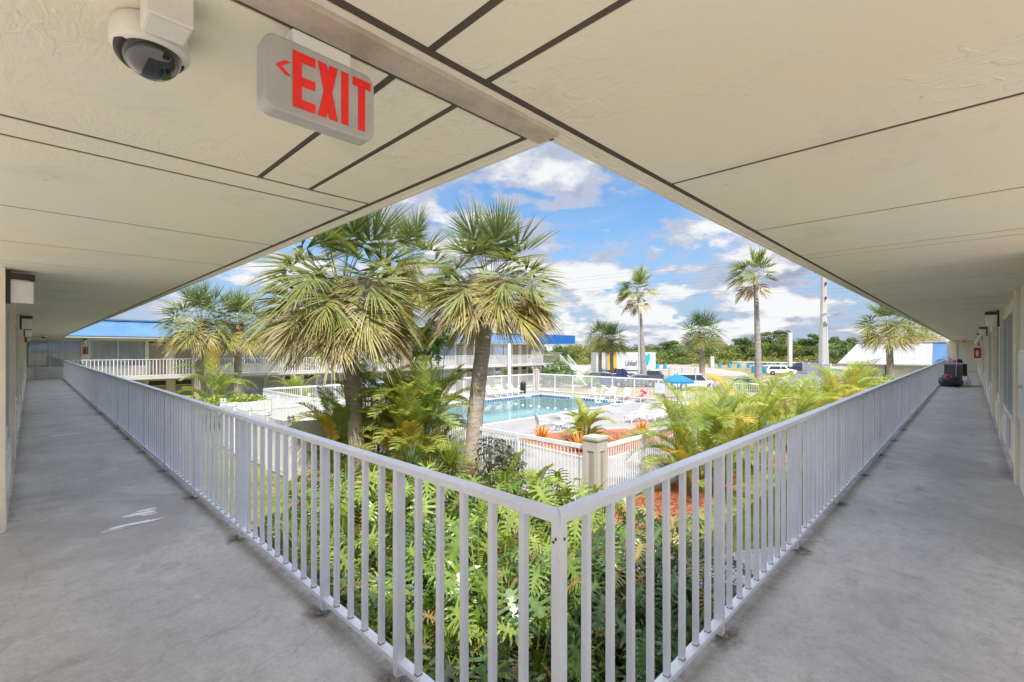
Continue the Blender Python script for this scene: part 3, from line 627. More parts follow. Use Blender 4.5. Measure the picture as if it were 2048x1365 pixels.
# the car park, the lot beyond, the verge
sheet('verge',M_drygrass,[(37.7,5),(52,5),(52,60),(37.7,60)],-.014)
sheet('car_park_road',M_asphalt,[(52,-40),(61,-40),(61,120),(52,120)],-.013)
sheet('exit_road',M_asphalt,[(61,12.5),(110,14),(130,22),(130,40),(112,36),(96,23),(84,20.5),(61,20.5)],-.0125)
sheet('sandy_lot',M_sand,[(84,26),(100,33),(118,47),(118,52),(400,150),(400,400),(70,260),(62,110),(62,58)],-.0135)
sheet('far_road',M_sand,[(128,20),(138,14),(420,60),(430,100),(150,60)],-.0132)
m=MB(); m.beam((61.1,20.6,.0),(84,20.7,.0),.2,.24); m.beam((84,20.7,.0),(96,23.2,.0),.2,.24); m.beam((96,23.2,0),(112,36,0),.2,.24); m.beam((61.1,20.7,0),(61.1,58,0),.2,.24); m.build('kerb',M_coping)['kind']='structure'

# ================================================================== pool
pool=thing('swimming_pool','rectangular swimming pool with pale coping and a blue tile band','pool')
m=MB(); D=1.3
m.add([(PX0,PY0,-D),(PX1,PY0,-D),(PX1,PY1,-D),(PX0,PY1,-D),(PX0,PY0,-.20),(PX1,PY0,-.20),(PX1,PY1,-.20),(PX0,PY1,-.20)],[(0,1,2,3),(0,4,5,1),(1,5,6,2),(2,6,7,3),(3,7,4,0)])
m.build('basin',pm('pool plaster',(.36,.455,.46),.6,.06,.6),pool)
m=MB(); m.box(24.3,24.6,PY0+.01,PY1-.01,-D+.001,-D+.006); m.box(PX0+.3,PX1-.3,25.1,25.4,-D+.0011,-D+.0061); m.build('lane_line',pm('blue lane tile',(.06,.17,.34),.5,.1,9),pool)
m=MB(); w=.34
for x0,x1,y0,y1 in ((PX0-w,PX1+w,PY0-w,PY0),(PX0-w,PX1+w,PY1,PY1+w),(PX0-w,PX0,PY0+.001,PY1-.001),(PX1,PX1+w,PY0+.001,PY1-.001)): m.box(x0,x1,y0,y1,-.05,.015)
m.build('coping',M_coping,pool,bevel=.01)
mt,t,out=newmat('blue waterline tile'); br=t.n('ShaderNodeTexBrick'); v=coords(t,world=True)
sp=t.n('ShaderNodeSeparateXYZ'); t.L.new(v,sp.inputs[0]); cb=t.n('ShaderNodeCombineXYZ'); t.set(cb.inputs[0],t.math('ADD',sp.outputs[0],sp.outputs[1])); t.L.new(sp.outputs[2],cb.inputs[1]); t.L.new(cb.outputs[0],br.inputs['Vector'])
br.offset=0; br.inputs['Color1'].default_value=(.025,.06,.22,1); br.inputs['Color2'].default_value=(.06,.15,.40,1); br.inputs['Mortar'].default_value=(.62,.66,.7,1); br.inputs['Scale'].default_value=1; br.inputs['Brick Width'].default_value=.3; br.inputs['Row Height'].default_value=.5; br.inputs['Mortar Size'].default_value=.035
p=t.n('ShaderNodeBsdfPrincipled'); t.L.new(br.outputs[0],p.inputs['Base Color']); p.inputs['Roughness'].default_value=.2; t.L.new(p.outputs[0],out.inputs[0])
m=MB()
for x0,x1,y0,y1 in ((PX0,PX1,PY0,PY0+.012),(PX0,PX1,PY1-.012,PY1),(PX0,PX0+.012,PY0+.013,PY1-.013),(PX1-.012,PX1,PY0+.013,PY1-.013)): m.box(x0,x1,y0,y1,-.20,-.052)
m.build('tile_band',mt,pool)
m=MB()
for x,y,a in ((27.2,PY1-.0125,0),(33.3,PY1-.0125,0),(PX1-.0125,26.3,1),(PX1-.0125,22.2,1)):
    if a: m.box(x-.004,x,y-.45,y+.45,-.15,-.06)
    else: m.box(x-.45,x+.45,y-.004,y,-.15,-.06)
m.build('depth_marker',M_white,pool)
mw,t,out=newmat('pool water'); v=coords(t,world=True)
b=t.n('ShaderNodeBump'); b.inputs['Strength'].default_value=.10; b.inputs['Distance'].default_value=.05; t.L.new(t.noise(v,1.6,3,.5,.3),b.inputs['Height'])
g=t.n('ShaderNodeBsdfGlossy'); g.inputs['Roughness'].default_value=.03; t.L.new(b.outputs[0],g.inputs['Normal'])
x=t.n('ShaderNodeBsdfTransparent'); x.inputs[0].default_value=(.68,.90,.925,1); fr=t.n('ShaderNodeFresnel'); fr.inputs[0].default_value=1.33; t.L.new(b.outputs[0],fr.inputs['Normal'])
mx=t.n('ShaderNodeMixShader'); t.L.new(fr.outputs[0],mx.inputs[0]); t.L.new(x.outputs[0],mx.inputs[1]); t.L.new(g.outputs[0],mx.inputs[2]); t.L.new(mx.outputs[0],out.inputs[0])
m=MB(); m.add([(PX0+.013,PY0+.013,-.16),(PX1-.013,PY0+.013,-.16),(PX1-.013,PY1-.013,-.16),(PX0+.013,PY1-.013,-.16)],[(0,1,2,3)]); m.build('pool_water',mw)['kind']='structure'
# ladder rails
def ladder(label,x,y,dx,dy):
    o=thing('pool_ladder',label,'ladder')
    for s in (-.25,.25):
        px,py=x+(s if dy else 0),y+(s if dx else 0); q=[]
        for k in range(9):
            a=PI*k/8; q.append((px-dx*math.cos(a)*.33,py-dy*math.cos(a)*.33,.62+.28*math.sin(a)))
        m=MB(); m.tube([(q[0][0],q[0][1],-.0)]+q+[(q[-1][0],q[-1][1],-.9)],.021,8); m.build('handrail',M_steel,o,smooth=True)
ladder('steel pool ladder rails beside the rough palm trunk',17.5,PY0-.02,0,1); ladder('steel pool ladder rails in the far pool corner',34.6,PY1+.02,0,-1)
# chair lift
lf=thing('pool_lift','white pool chair lift on the coping','pool lift',(32.1,20.0,0),R(20))
m=MB(); m.box(-.35,.35,-.3,.3,.02,.12); m.build('base',M_white,lf,bevel=.02); m=MB(); m.tube([(0,0,.12),(0,0,1.05)],.075,12); m.build('mast',M_white,lf)
m=MB(); m.beam((.12,-.02,.85),(-1.15,.75,1.62),.11,.13); m.build('arm',M_white,lf,bevel=.01); m=MB(); m.beam((-1.1,.72,1.58),(-1.3,.92,.35),.07,.07); m.build('hanger',M_white,lf)
m=MB(); m.box(-1.55,-1.1,.75,1.2,.30,.36); m.box(-1.55,-1.1,1.15,1.2,.361,.8); m.build('lift_seat',M_white,lf,bevel=.02)

# ================================================================== pool fences and pillars
def pillar(label,x,y,w,h,rec=True):
    o=thing('fence_pillar',label,'pillar',(x,y,0)); a=w/2
    m=MB(); e=.025
    m.box(-a+e,a-e,-a+e,a-e,0,h-.13); b=w*.27
    for sx,sy in ((-1,-1),(1,-1),(1,1),(-1,1)):
        x0,x1=(sx*a,sx*(a-b)); y0,y1=(sy*a,sy*(a-b)); m.box(x0,x1,y0,y1,0,h-.131)
    m.box(-a+.001,a-.001,-a+.001,a-.001,h-.40,h-.1305); m.box(-a+.001,a-.001,-a+.001,a-.001,0,.25)
    m.build('shaft',M_pillar,o)
    if rec:
        m=MB(); m.box(-a+e-.002,a-e+.002,-.06,.06,.26,h-.405); m.box(-.06,.06,-a+e-.002,a-e+.002,.26,h-.4051); m.build('recessed_panel',M_pillard,o)
    m=MB(); m.box(-a-.02,a+.02,-a-.02,a+.02,h-.128,h-.085); m.build('cap_course',M_pillard,o); 
    m=MB(); m.add([(-a-.01,-a-.01,h-.084),(a+.01,-a-.01,h-.084),(a+.01,a+.01,h-.084),(-a-.01,a+.01,h-.084),(-a-.005,-a-.005,h-.03),(a+.005,-a-.005,h-.03),(a+.005,a+.005,h-.03),(-a-.005,a+.005,h-.03),(0,0,h)],[(3,2,1,0),(0,1,5,4),(1,2,6,5),(2,3,7,6),(3,0,4,7),(4,5,8),(5,6,8),(6,7,8),(7,4,8)]); m.build('cap',M_pillar,o); return o
pillar('beige pillar with recessed panels where the near pool fences meet',10.42,7.09,.46,2.11)
pillar('pale pillar at the far corner of the pool fence behind the pool',37.5,33.0,.5,2.3)
def fence(label,a,b,h=1.80,n=8,sp=.125,rail=.12,gap=None,posts=True):
    a,b=V((*a,0)),V((*b,0)); L=(b-a).length; d=(b-a).normalized(); s=V((-d.y,d.x,0)); o=thing('pool_fence',label,'fence')
    m=MB(); m.beam(a+V((0,0,h-rail/2)),b+V((0,0,h-rail/2)),.05,rail); m.build('top_rail',M_whitep,o,bevel=.004)
    m=MB(); m.beam(a+V((0,0,.13)),b+V((0,0,.13)),.035,.06); m.build('bottom_rail',M_whitep,o)
    q=None
    for i in range(n+1):
        m=MB(); p=a+d*(L*i/n)
        if q is None: m.obox((0,0,(h-rail-.002)/2),d*.033,s*.033,(0,0,(h-rail-.002)/2)); q=m.build('post',M_whitep,o,loc=p)
        else: c=q.copy(); COL.objects.link(c); c.location=p
    for i in range(n):
        m=MB(); u0,u1=L*i/n,L*(i+1)/n; k=int((u1-u0)/sp)
        for j in range(1,k): p=a+d*(u0+(u1-u0)*j/k); m.obox(p+V((0,0,(h-rail+.10)/2)),d*.0105,s*.0105,(0,0,(h-rail-.10)/2-.001))
        m.build('picket_panel',M_whitep,o)
    return o
fence('near white pool fence running from the beige pillar behind the two palm trunks',(10.42,7.36),(10.55,32.8),n=10)
fence('white pool fence from the beige pillar past the feathery palms towards the cart gallery',(10.68,7.09),(28.9,7.09),n=8)
fence('far white pool fence behind the pool, in front of the parked cars',(37.5,32.7),(37.5,5.5),n=12,h=1.88)
fence('white pool fence behind the three loungers facing the motel rooms',(10.6,33.0),(37.2,33.0),n=11,h=1.86)
for (x,y,z,s_) in ((37.44,18.9,1.1,(.9,.85)),):
    o=thing('pool_sign','white notice board hung on the far pool fence','sign',(x-.04,y,z)); m=MB(); m.box(-.012,.0,-s_[0]/2,s_[0]/2,-s_[1]/2,s_[1]/2); m.build('sign_board',M_white,o)
    m=MB()
    for k in range(6): m.box(-.0135,-.0125,-.3+.04*(k%2),.3-.05*(k%3),.28-k*.1,.31-k*.1)
    m.build('sign_text_lines',pm('faded blue print',(.45,.5,.66),.7,.1),o)
# white vinyl enclosure
def vfence(label,a,b,n,h=2.0):
    a,b=V((*a,0)),V((*b,0)); L=(b-a).length; d=(b-a).normalized(); s=V((-d.y,d.x,0)); o=thing('vinyl_fence',label,'fence')
    for i in range(n+1):
        p=a+d*L*i/n; m=MB(); m.obox(p+V((0,0,h/2)),d*.062,s*.062,(0,0,h/2)); m.build('post',M_white,o)
        m=MB(); m.lathe([(.085,h),(.085,h+.03),(.03,h+.05),(.055,h+.075),(.06,h+.11),(.04,h+.15),(.001,h+.165)],16,c=p); m.build('finial',M_white,o,smooth=True)
    for i in range(n):
        m=MB(); u0,u1=L*i/n+.063,L*(i+1)/n-.063; k=int((u1-u0)/.15)
        for j in range(k):
            p0=u0+(u1-u0)*j/k+.003; p1=u0+(u1-u0)*(j+1)/k-.003; t_=((j+.5)/k-.5); top=h-.07+.035*(2*t_)**2
            m.obox(a+d*(p0+p1)/2+V((0,0,(top+.06)/2)),d*(p1-p0)/2,s*.012,(0,0,(top-.06)/2))
        m.build('board_panel',M_white,o)
        for z in (.25,h-.45): m=MB(); m.beam(a+d*u0+V((0,0,z)),a+d*u1+V((0,0,z)),.045,.11); m.build('rail',M_white,o)
    return o
vfence('white vinyl privacy fence, side running away beside the lawn',(6.0,16.25),(6.0,24.1),4)
vfence('white vinyl privacy fence, far side catching full sun',(6.13,24.1),(9.9,24.1),2)
vfence('white vinyl privacy fence, near side under feathery fronds',(6.13,16.25),(9.0,16.25),2)
o=thing('pump_box','tan utility box behind the feathery palm beside the palm trunk','box',(8.3,15.7,0)); m=MB(); m.box(-.3,.3,-.22,.22,0,1.5); m.build('box_body',M_wall,o,bevel=.02); m=MB(); m.box(-.26,.26,-.226,-.2205,.1,1.4); m.build('box_door',M_pillar,o,bevel=.005)
# planter bed with curb
pl_=[(15.3,10.3),(15.9,15.5),(18.7,15.7),(22.6,13.7),(23.6,11.0),(20,10.2)]
sheet('planter_mulch',M_mulch,pl_,.035)
pb=thing('planter_curb','pale concrete curb round the orange mulch planter','curb'); m=MB()
cx=sum(p[0] for p in pl_)/6; cy=sum(p[1] for p in pl_)/6
out_=[(cx+(x-cx)*1.035,cy+(y-cy)*1.035) for x,y in pl_]
n=6; m.add([(x,y,.10) for x,y in pl_]+[(x,y,.10) for x,y in out_]+[(x,y,-.006) for x,y in pl_]+[(x,y,-.006) for x,y in out_],[(i,(i+1)%n,n+(i+1)%n,n+i)[::-1] for i in range(n)]+[(n+i,n+(i+1)%n,3*n+(i+1)%n,3*n+i)[::-1] for i in range(n)]+[(2*n+i,2*n+(i+1)%n,(i+1)%n,i)[::-1] for i in range(n)])
m.build('curb_ring',M_coping,pb)

# ================================================================== opposite motel wing
opp=thing('motel_building','two storey motel wing with blue mansard roof across the pool','building')
MO=lambda u,v,z:(u,37.765-v,z)
OU0,ON,OP=2.26-8.4,13,4.2
facade(opp,MO,OU0,ON-1,OP,FZ,CZ-FZ,1); facade(opp,MO,OU0,ON-1,OP,0,FZ-.17,1,detail=False)
OX0,OX1=OU0,OU0+12*OP      # right end about 44.3
m=MB(); m.box(1.32,OX1+.2,36.25,37.9,FZ-.17,FZ-.001); m.box(OX0,1.319,36.31,37.9,FZ-.17,FZ-.002); m.build('gallery_floor',pm('pale gallery floor',(.56,.545,.52),.8,.1,1.5),opp)
m=MB(); m.box(OX0,OX1+.4,36.22,38.3,CZ-.004,CZ+.06); m.build('soffit',M_soffit,opp)
m=MB(); m.box(1.33,OX1+.4,36.16,36.215,CZ-.03,CZ+.07); m.build('fascia',M_trim,opp)
m=MB(); quadslab(m,(1.33,36.12,CZ+.072),(OX1-3.2,36.12,CZ+.072),(OX1-3.2,37.0,6.12),(1.33,37.0,6.12)); m.box(OX0,OX1,36.98,45,6.0,6.18); m.box(1.33,OX1-3.2,36.9,37.0,6.12,6.21); m.build('mansard_roof',M_blue,opp)
m=MB(); m.box(OX1-3.15,OX1+3.6,35.6,37.4,CZ+.03,6.17); m.build('roof_end_box',M_blue2,opp)
m=MB(); m.box(OX0,OX1,44.8,45,0,6.0); m.box(OX1-.01,OX1+.15,37.9,45,0,CZ); m.build('end_wall',M_wall,opp)
m=MB(); m.tube([(36.4,35.9,0),(36.4,35.9,CZ+.02)],.20,14); m.build('gallery_column',M_trim,opp)
op=[.05+2.05*i for i in range(22)]
r3=railing('gallery_railing','white gallery railing across the front of the far motel wing',(1.33,36.33,0),(1,0,0),OX1-1.3,[p for p in op if p<OX1-1.4],FZ,mat=M_whitep,n=(0,-1,0),mitre=False,bw=.034,pw=(.06,.05))
lo=lamp('small tan wall lamp above the framed extinguisher on the far wing',(2.26,37.71,4.86),0,None)
fe=thing('extinguisher_cabinet','white framed fire extinguisher cabinet on a tan pilaster of the far wing','cabinet',(2.26,37.71,4.33))
m=MB(); 
for b in ((-.19,.19,-.10,0,-.30,-.2405),(-.19,.19,-.10,0,.2405,.30),(-.19,-.1405,-.10,0,-.24,.24),(.1405,.19,-.10,0,-.24,.24)): m.box(*b)
m.build('cabinet_frame',M_frame,fe); m=MB(); m.box(-.14,.14,-.02,-.001,-.24,.24); m.build('cabinet_back',M_batten,fe)
m=MB(); m.lathe([(.055,-.2),(.06,-.18),(.06,.06),(.03,.10),(.02,.13)],14,c=(0,-.085,0)); m.build('extinguisher',M_red,fe,smooth=True)
# outside stair at the far right end
st=thing('outside_stair','white railed stair dropping from the right end of the far gallery','stair'); m=MB(); X0=OX1+.2
m.box(X0,X0+1.3,35.0,37.8,FZ-.17,FZ-.003); 
for k in range(14): m.box(X0+1.3+k*.26,X0+1.58+k*.26,35.2,36.3,FZ-.19-(k+1)*.18,FZ-.14-(k+1)*.18)
m.build('treads',M_path,st)
for y in (35.15,36.35):
    m=MB(); m.beam((X0+1.3,y,FZ+1.05),(X0+5,y,FZ-1.5),.06,.1); m.beam((X0+1.3,y,FZ-.2),(X0+5,y,FZ-2.7),.05,.24); m.build('handrail',M_whitep,st)
    m=MB()
    for k in range(24): x=X0+1.35+k*.15; z=FZ+1.0-(k*.15)*.689; m.box(x-.012,x+.012,y-.012,y+.012,z-1.1,z)
    m.build('picket_panel',M_whitep,st)
m=MB(); m.beam((X0,37.7,FZ+1.3),(X0+3.4,37.7,FZ+1.3),.06,.08)
for k in range(22): m.box(X0+.05+k*.155,X0+.075+k*.155,37.69,37.71,FZ,FZ+1.26)
m.build('landing_railing',M_whitep,st)

# lane floats
fl=[]
for i,(x,y) in enumerate(((1018,807.3),(1032,809.2),(1046,811.5),(1062,812.8),(1078.5,814.5),(1096,817),(1111,818.2),(1131.6,819.8))):
    d=(4.35+.17)*939/(y-700.5); r=(x-1024)/939*d; S,C=math.sin(YAW),math.cos(YAW); p=(S*r+C*d,-C*r+S*d,-.17); fl.append(p)
    o=tag(bpy.data.objects.new('pool_float',None),'white float in the line of floats across the pool water','float','lane floats on the pool'); COL.objects.link(o); o.location=p
    m=MB(); m.lathe([(.02,-.13),(.10,-.08),(.115,0),(.10,.08),(.02,.13)],14,ax=(1,0,0)); m.build('float_body',M_white,o,smooth=True); m=MB(); m.lathe([(.118,-.02),(.118,.02)],14,ax=(1,0,0)); m.build('band',M_blue2,o)

g=random.Random(12); m=MB()
for _ in range(16): stain(m,g.uniform(12,36.5),g.choice((g.uniform(16.8,19.9),g.uniform(8,19))),-.002+_*1e-5,g.uniform(.2,1.1),g.uniform(.15,.6),g.uniform(.25,.6),g)
for _ in range(5): stain(m,g.uniform(35.6,37.2),g.uniform(19,31),-.0015+_*1e-5,g.uniform(.2,.5),g.uniform(.2,.9),g.uniform(.3,.6),g)
m.build('deck_damp',M_damp)['kind']='structure'

# ================================================================== vegetation
UP=V((0,0,1))
def lerp(a,b,t): return tuple(x+(y-x)*t for x,y in zip(a,b))
def dirv(az,el): return V((math.cos(az)*math.cos(el),math.sin(az)*math.cos(el),math.sin(el)))
def jit(c,g,a=.15):
    k=1+g.uniform(-a,a); return (c[0]*k*(1+g.uniform(-.06,.06)),c[1]*k,c[2]*k)
def fan_leaf(m,base,az,el,pet,blade,nseg,cin,ctip,droop,g,fold=.25,spread=2.15,sag=.3,w=.021,secs=4,tipdry=0,bend=.75):
    """costapalmate leaf: petiole, recurved costa, ribbons radiating from it with hanging tips"""
    a=dirv(az,el); pts=[V(base)]; d=a.copy(); st=5
    for i in range(st): pts.append(pts[-1]+d*pet/st); d=(d-UP*sag*.12*(1.2-abs(d.z))).normalized()
    m.tube(pts,[.022,.016,.013,.012,.011,.009],4,False,[lerp(cin,(.30,.28,.10),.5)]*6)
    hub=pts[-1]; bb=bend*max(0,min(1,(1.15-abs(d.z-.1))/.9)); hz_=V((math.cos(az),math.sin(az),0)); d=(d*math.cos(bb)-UP*math.sin(bb)).normalized() if bb else d; side=hz_.cross(UP)*1.0
    if side.length<.05: side=V((-math.sin(az),math.cos(az),0))
    side.normalize(); nrm=side.cross(d).normalized()
    tw=g.uniform(-.5,.5); side,nrm=side*math.cos(tw)+nrm*math.sin(tw),nrm*math.cos(tw)-side*math.sin(tw)
    costa=[hub]; dd=d.copy()
    for i in range(4): costa.append(costa[-1]+dd*blade*.10); dd=(dd-UP*.16-nrm*.05).normalized()
    for i in range(nseg):
        ph=-spread+2*spread*(i+.5)/nseg+g.uniform(-.03,.03); q=abs(ph)/spread
        s0=costa[min(4,int((1-q)*4.3))]
        L=blade*(.98-.42*q**1.6)*g.uniform(.88,1.07)
        v=d*math.cos(ph)+side*math.sin(ph)+nrm*fold*abs(math.sin(ph)); v.normalize()
        wd=v.cross(nrm)
        if wd.length<.1: wd=side.copy()
        wd.normalize(); wd=(wd+nrm*g.uniform(-.7,.7)).normalized()
        dr=droop*g.uniform(.6,1.4); p=s0.copy(); cen=[];ws=[];cs=[]; ct=jit(ctip,g,.2); ci=jit(cin,g,.14); vv=v.copy()
        prof=(.55,1.0,.85,.5,.06) if secs==4 else (.6,1,.08)
        for k in range(secs+1):
            t=k/secs; cen.append(p.copy()); ws.append(wd*w*prof[k]*blade*1.15); cs.append(lerp(ci,ct,max(0,(t-.35)/.65)**1.5))
            p=p+vv*L/secs; f=dr*(t**1.3); vv=(vv*(1-f*.55)-UP*f*.62).normalized()
        m.strip(cen,ws,cs)
GREEN=(.19,.24,.085); YG=(.37,.37,.115); YEL=(.52,.42,.11); TAN=(.54,.40,.24); STRAW=(.62,.51,.36); BLUEG=(.165,.215,.11)
G_,YG_,YEL_,BG_,ST_,TA_=GREEN,YG,YEL,BLUEG,STRAW,TAN
def sabal(label,x,y,h,lean,r,nl,seed,skirt=.3,dr=(.35,.85),segw=.019,dead_el=(-48,-8),group=None,cat='palm tree',trunk_r=.24,nseg=40,dead=14,stalks=8,name='sabal_palm',secs=4,crown_lift=.0,tone=(1,1,1)):
    g=random.Random(seed); TN=lambda c:(c[0]*tone[0],c[1]*tone[1],c[2]*tone[2]); GREEN,YG,YEL,BLUEG,STRAW,TAN=[TN(c) for c in (G_,YG_,YEL_,BG_,ST_,TA_)]; o=thing(name,label,cat,(x,y,0),group=group); top=V((lean[0],lean[1],h))
    m=MB(); n=16; pts=[];rad=[]
    for i in range(n+1):
        t=i/n; pts.append(V((top.x*t**1.5,top.y*t**1.5,h*t))); rad.append(trunk_r*(1.22-.22*min(1,t*5))*(1.0 if t<.80 else 1+.10*math.sin((t-.8)/.2*PI))*(1-.06*t))
    m.tube(pts,rad,18,True,[(1,1,1) if i/n<.78 else (.75,.55,.42) for i in range(n+1)],jit=.05)
    m.build('trunk',M_trunk,o,smooth=True)
    m=MB()      # leaf bases (boots) below the crown
    for i in range(46):
        a=i*2.4; z=h*(1-.22*g.random()**1.2); t=z/h; c=V((top.x*t**1.5,top.y*t**1.5,z)); dr=dirv(a,.9); s=V((-math.sin(a),math.cos(a),0))
        b=c+V((math.cos(a),math.sin(a),0))*trunk_r*.92; e=b+dr*g.uniform(.18,.34)
        m.strip([b,(b+e)/2+dirv(a,0)*.03,e],[s*.07,s*.05,s*.03],[(.20,.11,.06),(.30,.17,.09),(.40,.28,.16)])
    m.build('leaf_bases',M_dead,o)
    m=MB(); 
    for i in range(nl):
        t=(i+.5)/nl; el=R(84)-t*R(84+36*skirt*2.0); az=i*2.39996+g.uniform(-.3,.3)
        age=t; 
        if age<.35: ci,ct=lerp(BLUEG,GREEN,age/.35),lerp(GREEN,YG,.4)
        elif age<.7: ci,ct=lerp(GREEN,YG,(age-.35)/.5),lerp(YG,YEL,.25)
        else: ci,ct=lerp(YG,YEL,(age-.7)/.5),lerp(YEL,STRAW,(age-.7)/.3)
        b=top+V((math.cos(az)*.12,math.sin(az)*.12,-.05-.35*t))
        fan_leaf(m,b,az,el+R(g.uniform(-6,6)),r*(.50+.05*g.random()),r*(.52+.06*g.random()),nseg,ci,ct,dr[0]+dr[1]*t,g,secs=secs,w=segw)
    m.build('crown',M_palm,o)
    if dead:
        m=MB()
        for i in range(dead):
            az=i*2.39996+g.uniform(-.4,.4); b=top+V((math.cos(az)*.15,math.sin(az)*.15,-.35))
            c=lerp(YEL,STRAW,g.random()); fan_leaf(m,b,az,R(g.uniform(*dead_el)),r*.46,r*.50,int(nseg*.8),lerp(c,YG,g.uniform(0,.5)),lerp(TAN,STRAW,g.random()),1.25,g,spread=1.7,secs=secs)
        m.build('dead_fronds',M_dead,o)
    if stalks:
        m=MB()
        for i in range(stalks):
            az=i*2.39996+1; p=top+V((0,0,-.1)); d=dirv(az,R(g.uniform(-8,32))); pts=[p.copy()]
            for k in range(7): p=p+d*r*.085; d=(d-UP*.12).normalized(); pts.append(p.copy())
            m.tube(pts,[.014]*8,4,False,[(.34,.25,.16)]*8)
            for k in range(170):
                t=g.uniform(.30,1)*6.99; b=pts[int(t)].lerp(pts[min(7,int(t)+1)],t%1); e=b; dd=V((g.gauss(0,1),g.gauss(0,1),g.gauss(-.25,.7))).normalized(); c=jit((.40,.27,.20),g,.25); w=V((g.uniform(-1,1),g.uniform(-1,1),g.uniform(-1,1))).normalized()*.007
                m.strip([b,b+dd*.15,b+dd*.27-UP*.06],[w,w,w*.5],[c,c,c])
        m.build('seed_stalks',M_stalk,o)
    return o
sabal('largest fan palm with a broad drooping crown, nearest the white vinyl fence',7.52,14.41,6.5,(-.45,.25),2.9,46,21,skirt=.62,trunk_r=.265,nseg=54,dead=27,stalks=14,dr=(.75,.75),segw=.0145,dead_el=(-46,0))
sabal('tall fan palm with an upright green crown and leaning rough trunk before the pool',10.32,11.96,6.65,(.62,-.35),2.38,38,22,skirt=.42,trunk_r=.265,nseg=52,dead=26,stalks=12,dr=(.25,1.0),segw=.0155,dead_el=(-50,-4))
sabal('fan palm crown showing behind the top of the largest palm, under the soffit edge',11.4,17.6,8.1,(.3,.2),2.3,30,23,skirt=.5,trunk_r=.24,nseg=46,dead=8,stalks=4,dr=(.6,.8),segw=.017)
GP='fan palms in front of the far wing'
sabal('bushy fan palm farthest left, with a feathery sapling at its foot',7.0,33.0,6.1,(.15,0),2.25,40,24,skirt=.5,trunk_r=.25,nseg=30,dead=14,stalks=0,group=GP)
sabal('fan palm with bare grey trunk just left of the largest palm crown',9.09,33.0,5.9,(.1,.1),2.15,38,25,skirt=.5,trunk_r=.22,nseg=30,dead=14,stalks=3,group=GP)
GD='fan palms by the car park'
sabal('fan palm in front of the white trailer end, left of a pair',62.0,41.3,6.3,(.2,.1),2.6,46,26,skirt=.35,trunk_r=.28,nseg=24,dead=14,stalks=0,group=GD,secs=4,tone=(.62,.72,.6))
sabal('fan palm with grey dead skirt in front of the trailer, right of a pair',58.6,37.0,5.7,(0,.2),2.6,46,27,skirt=.35,trunk_r=.28,nseg=24,dead=18,stalks=3,group=GD,secs=4,tone=(.62,.72,.6))
sabal('stout fan palm standing alone between the two tall slim palms',57.0,23.3,6.3,(-.2,0),2.75,46,28,skirt=.4,trunk_r=.32,nseg=24,dead=18,stalks=3,group=GD,secs=4,tone=(.62,.72,.6))
sabal('fan palm in front of the white metal roof',48.7,4.6,6.3,(-.3,.1),2.25,40,29,skirt=.45,trunk_r=.24,nseg=28,dead=18,stalks=2)
sabal('fan palm crown showing over the blue siding past the white roof',66,3.4,6.6,(.2,.1),2.5,30,30,skirt=.4,trunk_r=.24,nseg=24,dead=10,stalks=0,secs=2)
# tall wind-blown washingtonia palms
def tallpalm(label,x,y,h,lean,r,seed,tr=.30):
    g=random.Random(seed); o=thing('tall_palm',label,'palm tree',(x,y,0)); top=V((lean[0],lean[1],h)); m=MB(); n=18
    m.tube([V((top.x*(i/n)**1.3,top.y*(i/n)**1.3,h*i/n)) for i in range(n+1)],[tr*(1.35-.75*(i/n)**.7) for i in range(n+1)],12,True,jit=.04); m.build('trunk',M_trunkg,o,smooth=True)
    wind=V((-.70,.71,0)); m=MB(); md=MB()
    for i in range(30):
        t=(i+.5)/30; az=i*2.39996; el=R(70-105*t); d=dirv(az,el); aw=d.dot(wind)
        d=d+wind*(.75 if aw>-.2 else .25)+(UP*.35 if aw<-.2 else V((0,0,0))); d.normalize(); az2=math.atan2(d.y,d.x); el2=math.asin(max(-1,min(1,d.z)))
        dead=t>.80; ci=lerp((.17,.26,.07),YG,t); ct=lerp(YG,STRAW,.15+t*.8)
        if dead: ci,ct=lerp(TAN,STRAW,g.random()),TAN
        fan_leaf(md if dead else m,top+V((0,0,-.1-1.0*t)),az2,el2-(.5 if dead else 0),r*(.26+.30*g.random()),r*.52,32,ci,ct,.9 if not dead else 1.4,g,spread=1.35,w=.030,secs=4,bend=.6 if aw>0 else .35)
    for k in range(3): 
        p=top+V((0,0,-.2)); a_=2.2+k*.9; md.tube([p,p+dirv(a_,.5)*r*.4,p+dirv(a_,.2)*r*.7,p+dirv(a_,-.4)*r*.85],[.03,.02,.015,.01],5,False,TAN)
    m.build('crown',M_palm,o); md.build('dead_fronds',M_dead,o); return o
tallpalm('tall slim palm with a wind-blown crown beside the street light',56.5,30.8,12.6,(-.7,.5),3.0,41,tr=.33)
tallpalm('tall slim palm with a ragged crown touching the soffit edge',62.8,18.7,14.0,(-.6,.2),3.4,42,tr=.36)

